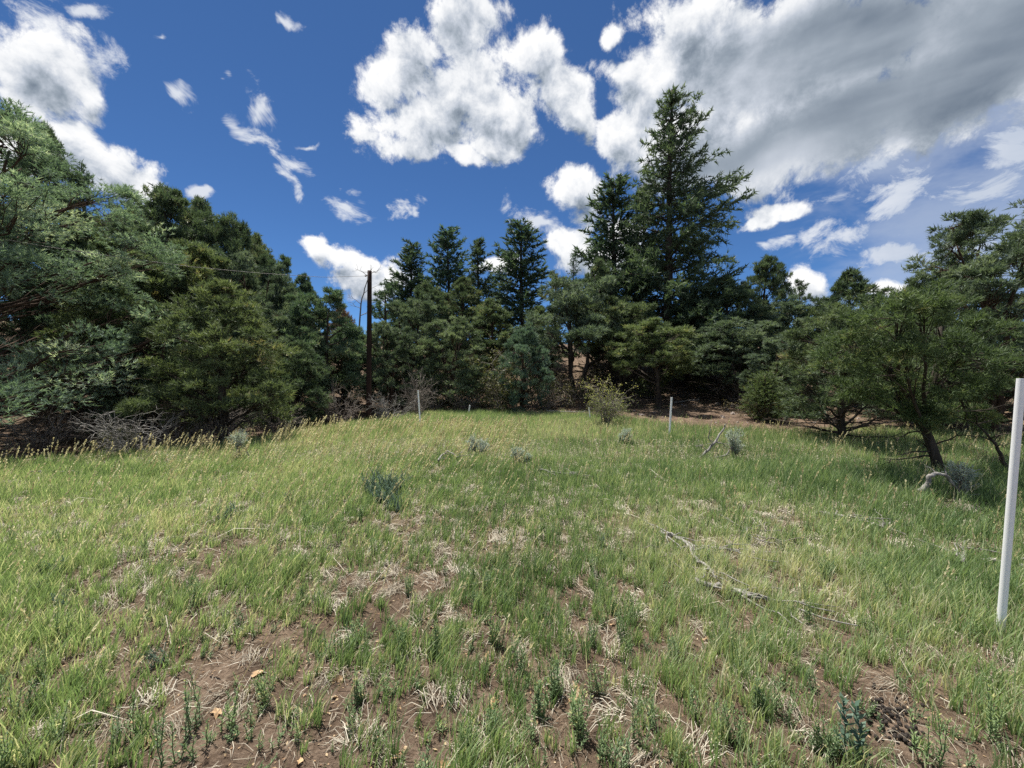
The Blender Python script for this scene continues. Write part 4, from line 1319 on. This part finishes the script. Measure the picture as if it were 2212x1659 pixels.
def herbs():
    rng = np.random.RandomState(88)
    kinds = ['slender leafy herb with upright green stems in the foreground soil', 'low spreading green herb on bare foreground soil', 'blue-green herb clump in the meadow']
    pts = []
    # ones the photograph shows clearly, pixel of the foot and kind
    fixed = [(1240, 1585, 1, 1.3), (1165, 1555, 4, 1.2), (1130, 1450, 1, 1.1), (935, 1415, 4, 1.4), (520, 1360, 0, 1.1), (345, 1440, 7, 0.9), (365, 1310, 0, 1.0), (425, 1305, 1, 1.0),
             (490, 1395, 2, 1.0), (1575, 1600, 1, 1.1), (1690, 1560, 3, 1.0), (1830, 1640, 6, 1.25), (1790, 1640, 1, 1.0), (1500, 1545, 0, 1.0), (1000, 1640, 1, 1.1), (760, 1580, 0, 1.0),
             (640, 1600, 2, 1.0), (1060, 1600, 0, 1.1), (1380, 1620, 3, 1.0), (1300, 1640, 0, 1.0), (880, 1290, 1, 1.0), (1090, 1310, 4, 1.0), (1290, 1500, 1, 1.0), (2000, 1650, 3, 1.2),
             (2150, 1600, 3, 1.2), (60, 1560, 1, 1.2), (120, 1620, 0, 1.2), (300, 1600, 0, 1.0), (430, 1640, 2, 1.2), (560, 1500, 5, 1.0), (830, 1500, 0, 1.0), (720, 1420, 1, 1.0),
             (835, 1060, 7, 1.9), (815, 1040, 7, 1.7), (860, 1050, 7, 1.6), (830, 1090, 7, 1.7), (850, 1095, 7, 1.5), (480, 1130, 7, 1.3), (630, 1090, 7, 1.2), (1015, 1405, 5, 1.0),
             (500, 1125, 6, 0.9), (1340, 1380, 0, 1.0), (1450, 1430, 1, 1.0), (1600, 1470, 0, 1.0)]
    for px, py, k, s in fixed:
        p = ground_at(px, py)
        pts.append((p.x, p.y, k, s))
    for q in range(26):
        p = ground_at(838 + rng.randn() * 26, 1066 + rng.randn() * 17)
        pts.append((p.x, p.y, 7, 1.2 + 0.7 * rng.rand()))
    n = 0
    while n < 235:
        y = 1.15 + 3.4 * rng.rand() ** 1.15
        x = (rng.rand() * 2 - 1) * 1.5 * y
        gr = float(greenness(np.array([x]), np.array([y]))[0])
        if rng.rand() < 0.35 + 0.5 * gr - 0.1 * (x < -0.8):
            pts.append((x, y, rng.choice([0, 0, 1, 1, 2, 3, 4, 5, 7], p=[.15, .15, .1, .12, .14, .08, .1, .1, .06]), 0.75 + 0.5 * rng.rand()))
            n += 1
    own = {0: 'tallest leafy herb clump at the bottom centre of the foreground', 2: 'leafy herb clump in the centre foreground above the bottom clump', 3: 'rounded leafy herb beside the pale dead tussock left of centre',
           4: 'leafy herb on the bare soil patch, left of centre', 5: 'low blue-green herb alone on the bare soil at left', 11: 'broad-leaved blue-green herb standing beside the dung pellets',
           12: 'leafy herb touching the broad-leaved blue-green herb', 9: 'leafy herb in the bottom foreground right of centre', 23: 'leafy herb right of the dung pellets at the bottom edge',
           25: 'leafy herb at the lower left edge of the view'}
    for i, (x, y, k, s) in enumerate(pts):
        lab = own.get(i) or (kinds[2] if k in (6, 7) else kinds[1] if k == 5 else kinds[0])
        e = obj('herb', None, None, (x, y, H1(x, y)), lab, 'herb', 'herbs growing in the meadow')
        e.rotation_euler = (0.0, 0.12 * rng.rand(), rng.rand() * 6.28)
        e.scale = (s * 0.95,) * 3
        e.empty_display_size = 0.05
        obj('stems', HP[k][0], e).color = (1, 1, 1, 1)
        v = 0.85 + 0.3 * rng.rand()
        obj('leaves', HP[k][1], e).color = (v, v, v * (0.85 + 0.25 * rng.rand()), 1)


herbs()


def sprouts():
    rng = np.random.RandomState(89)
    g = Geo()
    parts = []
    for sd, a in ((71, (0.12, 3)), (72, (0.10, 4, (0.02, 0.006), 260, 0.5)), (73, (0.14, 2)), (74, (0.09, 5, (0.018, 0.007), 260, 0.8))):
        st, lf = herb(sd, *a)
        V = np.concatenate(st.V + lf.V)
        off = st.n
        T = np.concatenate([np.concatenate(st.T), np.concatenate(lf.T) + off])
        parts.append((V, T, np.concatenate(st.A + lf.A)))
    n = 0
    while n < 620:
        y = 1.1 + 3.2 * rng.rand()
        x = (rng.rand() * 2 - 1) * (1.5 * y + 0.4)
        if rng.rand() > 1.05 - 0.55 * float(greenness(np.array([x]), np.array([y]))[0]):
            continue
        V, T, A = parts[rng.randint(4)]
        a, sc = rng.rand() * 6.28, 0.45 + 0.55 * rng.rand()
        W = np.stack([V[:, 0] * math.cos(a) - V[:, 1] * math.sin(a), V[:, 0] * math.sin(a) + V[:, 1] * math.cos(a), V[:, 2]], -1) * sc
        W[:, 0] += W[:, 2] * 0.15
        g.add(W + (x, y, H1(x, y)), T, np.clip(A + 0.12 * rng.randn(), 0, 1))
        n += 1
    o = obj('small_sprouts', g.mesh('small_sprouts', M['herb']), kind='stuff')
    o['label'] = 'small green weed sprouts between the grass tufts'
    o['category'] = 'weeds'
    o.color = (1, 1, 1, 1)


sprouts()


# ------------------------------------------------------------------ dead oak leaves
def oak_leaves():
    rng = np.random.RandomState(5)
    meshes = []
    for k in range(4):
        n = 14
        g = Geo()
        th = np.linspace(0, 2 * math.pi, n, endpoint=False)
        r = 0.017 * (1 + 0.28 * np.cos(5 * th + k)) * (0.8 + 0.3 * rng.rand(n))
        V = np.stack([r * np.cos(th) * 1.7, r * np.sin(th), 0.006 * np.sin(2 * th + k) + 0.004 * rng.randn(n)], -1)
        V = np.concatenate([V, [[0, 0, -0.002]]])
        j = np.arange(n)
        g.add(V, np.stack([np.full(n, n), j, (j + 1) % n], -1), np.clip(0.5 + 0.25 * rng.randn(n + 1), 0, 1))
        meshes.append(g.mesh('dead_leaf', M['deadleaf']))
    fixed = [(1505 / 2.16 + 0, 0)]
    spots = [(1240, 1515), (1245, 1500), (862, 1635), (560, 1460), (470, 1545), (215, 1420), (320, 1610), (640, 1545), (1060, 1530), (1690, 1420), (1795, 1275), (450, 1260), (395, 1400), (230, 1380), (180, 1440)]
    for i in range(70):
        if i < len(spots):
            p = ground_at(*spots[i])
            s = 1.25
        else:
            y = 1.2 + 3.0 * rng.rand()
            x = (rng.rand() * 2 - 1) * 1.4 * y
            p = Vector((x, y, H1(x, y)))
            s = 0.6 + 0.6 * rng.rand()
        o = obj('dead_leaf', meshes[i % 4], None, p + Vector((0, 0, 0.008)), 'curled tan dead leaf lying on the foreground soil', 'leaf', 'dead leaves on the foreground soil')
        o.scale = (s, s, s)
        o.rotation_euler = (rng.randn() * 0.4, rng.randn() * 0.4, rng.rand() * 6.28)
        v = 0.7 + 0.5 * rng.rand()
        o.color = (v, v, v, 1)


oak_leaves()


# ------------------------------------------------------------------ grass and litter (nobody could count these)
def scatter(rng, n, y0, y1, side=1.55, extra=1.2):
    y = np.sqrt(y0 ** 2 + (y1 ** 2 - y0 ** 2) * rng.rand(n))
    x = (rng.rand(n) * 2 - 1) * (side * y + extra)
    return x, y


def grass():
    rng = np.random.RandomState(101)
    g = Geo()

    def put(x, y, hgt, wid, lean, tint, segs):
        n = len(x)
        z = height(x, y) - 0.008
        base = np.stack([x, y, z], -1)
        a = rng.rand(n) * 6.283
        wind = np.where(x < 0, 0.22, 0.06)
        lv = np.stack([np.cos(a) * lean + wind, np.sin(a) * lean, np.zeros(n)], -1)
        f = rng.rand(n) * 6.283
        side = np.stack([np.cos(f), np.sin(f), np.zeros(n)], -1) * (wid * 0.5)[:, None]
        up = np.array([0, 0, 1.0])
        tip = base + up * (hgt * 0.93)[:, None] + lv * hgt[:, None]
        if segs == 1:
            g.tris(base - side, base + side, tip, tint)
        else:
            mid = base + up * (hgt * 0.55)[:, None] + lv * (hgt * 0.32)[:, None]
            V = np.stack([base - side, base + side, mid - side * 0.8, mid + side * 0.8, tip], 1).reshape(-1, 3)
            i = np.arange(n)[:, None] * 5
            T = np.concatenate([i + np.array([[0, 1, 3]]), i + np.array([[0, 3, 2]]), i + np.array([[2, 3, 4]])])
            g.add(V, T, np.repeat(tint, 5))

    def patchtint(x, y):
        return 0.42 + 0.9 * (fbm(x, y, 0.4, 3, 61) - 0.5) + 0.5 * (fbm(x, y, 2.0, 2, 67) - 0.5) + 0.10 * smooth(y, 5, 10) - 0.10 * smooth(x, 2.0, 5.0)

    # near and middle distance: tufts
    for (n, y0, y1, per, h0, w0, sp) in ((8200, 0.9, 3.2, 17, 0.165, 0.0050, 0.019), (13500, 3.2, 6.5, 13, 0.155, 0.0062, 0.028)):
        tx, ty = scatter(rng, n, y0, y1)
        gr = greenness(tx, ty)
        keep = (rng.rand(n) < gr ** 1.1) & (meadow(tx, ty) > rng.rand(n))
        tx, ty, gr = tx[keep], ty[keep], gr[keep]
        m = len(tx)
        sz = (0.5 + 0.75 * rng.rand(m)) * (0.72 + 0.4 * gr) * (1 + 0.35 * smooth(tx, 2.0, 4.5) * smooth(ty, 3, 5))
        tt = patchtint(tx, ty) + 0.14 * rng.randn(m)
        x = np.repeat(tx, per) + rng.randn(m * per) * sp * np.repeat(sz, per)
        y = np.repeat(ty, per) + rng.randn(m * per) * sp * np.repeat(sz, per)
        k = m * per
        hh = h0 * np.repeat(sz, per) * (0.45 + 0.75 * rng.rand(k))
        tint = np.clip(np.repeat(tt, per) + 0.13 * rng.randn(k) + (rng.rand(k) < 0.14) * 0.5, 0, 1)
        put(x, y, hh, w0 * (0.7 + 0.6 * rng.rand(k)), 0.30, tint, 2)
    # far: single blades
    n = 240000
    x, y = scatter(rng, n, 6.3, 16.0)
    keep = (rng.rand(n) < np.clip(0.35 + greenness(x, y), 0, 1)) & (meadow(x, y) > rng.rand(n)) & (y < 16)
    x, y = x[keep], y[keep]
    m = len(x)
    tint = np.clip(patchtint(x, y) + 0.15 * rng.randn(m) + (rng.rand(m) < 0.16) * 0.45, 0, 1)
    hh = (0.08 + 0.13 * rng.rand(m)) * (0.75 + 0.5 * fbm(x, y, 0.8, 2, 71))
    put(x, y, hh, 0.0085 * (0.7 + 0.6 * rng.rand(m)), 0.32, tint, 1)
    n = 15000
    tx, ty = scatter(rng, n, 4.5, 15.0)
    keep = (meadow(tx, ty) > rng.rand(n)) & (rng.rand(n) < greenness(tx, ty))
    tx, ty = tx[keep], ty[keep]
    m, per = len(tx), 9
    k = m * per
    sz = 0.6 + 0.8 * rng.rand(m)
    tt = np.repeat(patchtint(tx, ty) + 0.25 * rng.randn(m), per)
    put(np.repeat(tx, per) + rng.randn(k) * 0.035, np.repeat(ty, per) + rng.randn(k) * 0.035, 0.17 * np.repeat(sz, per) * (0.5 + 0.6 * rng.rand(k)),
        0.010 * (0.7 + 0.6 * rng.rand(k)), 0.38, np.clip(tt + 0.1 * rng.randn(k), 0, 1), 1)
    # a few tufts beyond the meadow under the trees
    n = 16000
    x, y = scatter(rng, n, 8, 22)
    keep = (meadow(x, y) < 0.5) & (fbm(x, y, 0.7, 3, 81) > 0.53)
    x, y = x[keep], y[keep]
    m = len(x)
    put(x, y, 0.10 + 0.16 * rng.rand(m), 0.010 * (0.7 + 0.6 * rng.rand(m)), 0.4, np.clip(0.5 + 0.3 * rng.randn(m), 0, 1), 1)
    o = obj('grass', g.mesh('grass', M['grass']), kind='stuff')
    o['label'] = 'yellow-green meadow grass in tufts'
    o['category'] = 'grass'


grass()


def stalks():
    rng = np.random.RandomState(103)
    g = Geo()
    n = 10000
    x, y = scatter(rng, n, 1.6, 10.5)
    p = np.where(x < 0.3, 0.75, 0.28) * (0.3 + 1.3 * np.clip(fbm(x, y, 0.5, 3, 91) - 0.25, 0, 1))
    keep = (rng.rand(n) < p) & (meadow(x, y) > 0.5)
    x, y = x[keep], y[keep]
    m = len(x)
    h = 0.20 + 0.26 * rng.rand(m) * (0.6 + 0.4 * smooth(-x, 0, 3))
    base = np.stack([x, y, height(x, y)], -1)
    lean = np.stack([np.where(x < 0, 0.42, 0.1) + 0.2 * rng.randn(m), 0.2 * rng.randn(m), np.zeros(m)], -1)
    top = base + np.array([0, 0, 1.0]) * (h * 0.9)[:, None] + lean * h[:, None]
    w = np.maximum(0.0038, 0.0014 * y)
    for ang in (0.0, 1.57):
        sd = np.stack([np.full(m, math.cos(ang)), np.full(m, math.sin(ang)), np.zeros(m)], -1) * (w * 0.5)[:, None]
        g.tris(base - sd, base + sd, top, np.clip(0.45 + 0.2 * rng.randn(m), 0, 1))
    k = 14
    t = 0.55 + 0.48 * rng.rand(m, k)
    P = base[:, None] + (top - base)[:, None] * t[..., None]
    d = unit((top - base)[:, None] + rng.randn(m, k, 3) * 0.22 * h[:, None, None])
    P, d = P.reshape(-1, 3), d.reshape(-1, 3)
    q = len(P)
    g.kites(P, d, 0.026 * (0.6 + 0.8 * rng.rand(q)), np.repeat(w, k) * 2.2, rng.randn(q, 3), np.clip(np.repeat(0.5 + 0.25 * rng.randn(m), k) + 0.15 * rng.randn(q), 0, 1))
    o = obj('seed_stalks', g.mesh('seed_stalks', M['seed']), kind='stuff')
    o['label'] = 'dry yellow grass stalks with seed heads leaning in the wind'
    o['category'] = 'grass'


stalks()


def litter():
    rng = np.random.RandomState(107)
    g = Geo()

    def strands(x, y, ang, ln, wd, tint, rise, z=None):
        n = len(x)
        z = height(x, y) + 0.004 + 0.012 * rng.rand(n) if z is None else z
        d = np.stack([np.cos(ang), np.sin(ang), np.zeros(n)], -1)
        b = np.stack([x, y, z], -1)
        mid = b + d * (ln * 0.5)[:, None]
        mid[:, 2] = height(mid[:, 0], mid[:, 1]) + 0.005 + rise
        perp = np.stack([-np.sin(ang), np.cos(ang), np.zeros(n)], -1)
        mid = mid + perp * (ln * 0.05 * rng.randn(n))[:, None]
        tip = b + d * ln[:, None] + perp * (ln * 0.09 * rng.randn(n))[:, None]
        tip[:, 2] = height(tip[:, 0], tip[:, 1]) + 0.004
        s = perp * (wd * 0.5)[:, None] + np.array([0, 0, 1.0]) * (wd * 0.3 * rng.randn(n))[:, None]
        V = np.stack([b - s, b + s, mid - s, mid + s, tip], 1).reshape(-1, 3)
        i = np.arange(n)[:, None] * 5
        T = np.concatenate([i + np.array([[0, 1, 3]]), i + np.array([[0, 3, 2]]), i + np.array([[2, 3, 4]])])
        g.add(V, T, np.repeat(tint, 5))

    n = 150000
    x, y = scatter(rng, n, 0.9, 8.5)
    keep = (fbm(x, y, 1.3, 3, 111) + 0.18 * rng.randn(n)) > 0.40
    x, y = x[keep], y[keep]
    m = len(x)
    strands(x, y, rng.rand(m) * 6.28, 0.03 + 0.10 * rng.rand(m) ** 2, np.maximum(0.0017, 0.0009 * y) * (0.5 + 1.0 * rng.rand(m)),
            np.clip(0.45 + 0.3 * rng.randn(m), 0, 1), 0.004 + 0.012 * rng.rand(m))
    # collapsed grey tussocks: sprays of dead blades
    n = 1700
    cx, cy = scatter(rng, n, 1.0, 6.5)
    dc = ground_at(1925, 1560)
    ok = np.hypot(cx - dc.x, cy - dc.y) > 0.22
    cx, cy = cx[ok], cy[ok]
    n = len(cx)
    per = 34
    m = n * per
    a = np.repeat(rng.rand(n) * 6.28, per) + rng.randn(m) * np.repeat(0.25 + 0.5 * rng.rand(n), per)
    strands(np.repeat(cx, per) + rng.randn(m) * 0.03, np.repeat(cy, per) + rng.randn(m) * 0.03, a, 0.05 + 0.10 * rng.rand(m),
            np.maximum(0.0020, 0.0008 * np.repeat(cy, per)) * (0.7 + 0.8 * rng.rand(m)), np.clip(np.repeat(0.6 + 0.2 * rng.randn(n), per) + 0.2 * rng.randn(m), 0, 1), 0.012 + 0.035 * rng.rand(m))
    # long bent dry stems
    n = 130
    x, y = scatter(rng, n, 1.2, 5.5)
    strands(x, y, rng.rand(n) * 6.28, 0.22 + 0.35 * rng.rand(n), 0.0028 + 0.0006 * y, np.clip(0.7 + 0.2 * rng.randn(n), 0, 1), 0.03 + 0.09 * rng.rand(n))
    o = obj('dry_straw', g.mesh('dry_straw', M['straw']), kind='stuff')
    o['label'] = 'pale dead grass and straw lying on the soil'
    o['category'] = 'straw'
    # bits of leaf and bark
    g2 = Geo()
    n = 26000
    x, y = scatter(rng, n, 0.9, 6.0)
    b = np.stack([x, y, height(x, y) + 0.004], -1)
    g2.kites(b, unit(np.stack([rng.randn(n), rng.randn(n), 0.25 * rng.randn(n)], -1)), 0.007 + 0.018 * rng.rand(n) ** 2, 0.004 + 0.008 * rng.rand(n),
             np.stack([0.3 * rng.randn(n), 0.3 * rng.randn(n), np.ones(n)], -1), np.clip(0.45 + 0.35 * rng.randn(n), 0, 1))
    n = 22000
    x, y = scatter(rng, n, 7.5, 24)
    keep = meadow(x, y) < 0.4
    x, y = x[keep], y[keep]
    n = len(x)
    b = np.stack([x, y, height(x, y) + 0.01], -1)
    g2.kites(b, unit(np.stack([rng.randn(n), rng.randn(n), 0.4 * rng.randn(n)], -1)), 0.03 + 0.09 * rng.rand(n) ** 2, 0.012 + 0.03 * rng.rand(n),
             np.stack([0.3 * rng.randn(n), 0.3 * rng.randn(n), np.ones(n)], -1), np.clip(0.35 + 0.35 * rng.randn(n), 0, 1))
    o = obj('leaf_litter', g2.mesh('leaf_litter', M['deadleaf']), kind='stuff')
    o['label'] = 'small tan leaf crumbs scattered over the soil'
    o['category'] = 'litter'
    o.color = (0.8, 0.8, 0.8, 1)
    # crumbs of soil
    gc = Geo()
    n = 30000
    x, y = scatter(rng, n, 0.9, 4.5)
    keep = (fbm(x, y, 1.1, 3, 131) + 0.1 * rng.randn(n)) > 0.45
    x, y = x[keep], y[keep]
    z = height(x, y)
    oc = np.array([(1, 0, 0), (0, 1, 0), (-1, 0, 0), (0, -1, 0), (0, 0, 1.0)])
    n = len(x)
    r = 0.003 + 0.012 * rng.rand(n) ** 3
    a = rng.rand(n) * 6.28
    q = oc[None] * (0.7 + 0.6 * rng.rand(n, 5, 1)) * r[:, None, None]
    V = np.stack([q[..., 0] * np.cos(a)[:, None] - q[..., 1] * np.sin(a)[:, None] + x[:, None], q[..., 0] * np.sin(a)[:, None] + q[..., 1] * np.cos(a)[:, None] + y[:, None], q[..., 2] + z[:, None]], -1)
    T = (np.arange(n)[:, None, None] * 5 + np.array([[(0, 1, 4), (1, 2, 4), (2, 3, 4), (3, 0, 4)]])).reshape(-1, 3)
    gc.add(V.reshape(-1, 3), T, 0.0)
    o = obj('soil_crumbs', gc.mesh('soil_crumbs', M['ground']), kind='stuff')
    o['label'] = 'small clods and crumbs on the bare soil'
    o['category'] = 'soil'
    # stones of the rubble clearing and pebbles on the slope
    g3 = Geo()
    n = 2600
    x, y = scatter(rng, n, 9.5, 22)
    pr = 0.14 + 0.9 * np.exp(-((x - 8.2) / 2.4) ** 2 - ((y - 13.0) / 2.0) ** 2) + 0.35 * np.exp(-((x - 2.5) / 3.0) ** 2 - ((y - 18) / 2.5) ** 2)
    keep = (rng.rand(n) < pr) & (meadow(x, y) < 0.4)
    x, y = x[keep], y[keep]
    z = height(x, y)
    oct_ = np.array([(1, 0, 0), (0, 1, 0), (-1, 0, 0), (0, -1, 0), (0, 0, 1), (0.7, 0.7, 0.55), (-0.7, 0.7, 0.5), (-0.6, -0.7, 0.6), (0.7, -0.6, 0.5)])
    fc = np.array([(0, 5, 4), (5, 1, 4), (1, 6, 4), (6, 2, 4), (2, 7, 4), (7, 3, 4), (3, 8, 4), (8, 0, 4), (0, 1, 5), (1, 2, 6), (2, 3, 7), (3, 0, 8)])
    for i in range(len(x)):
        r = 0.022 + 0.075 * rng.rand() ** 3
        V = oct_ * (r * (0.7 + 0.7 * rng.rand(3))) * (1 + 0.2 * rng.randn(9, 1))
        a = rng.rand() * 6.28
        V = np.stack([V[:, 0] * math.cos(a) - V[:, 1] * math.sin(a), V[:, 0] * math.sin(a) + V[:, 1] * math.cos(a), V[:, 2]], -1)
        g3.add(V + (x[i], y[i], z[i] - r * 0.15), fc, 0.5)
    o = obj('stones', g3.mesh('stones', M['stone']), kind='stuff')
    o['label'] = 'pale broken stones on the bare slope and clearing'
    o['category'] = 'stones'


litter()
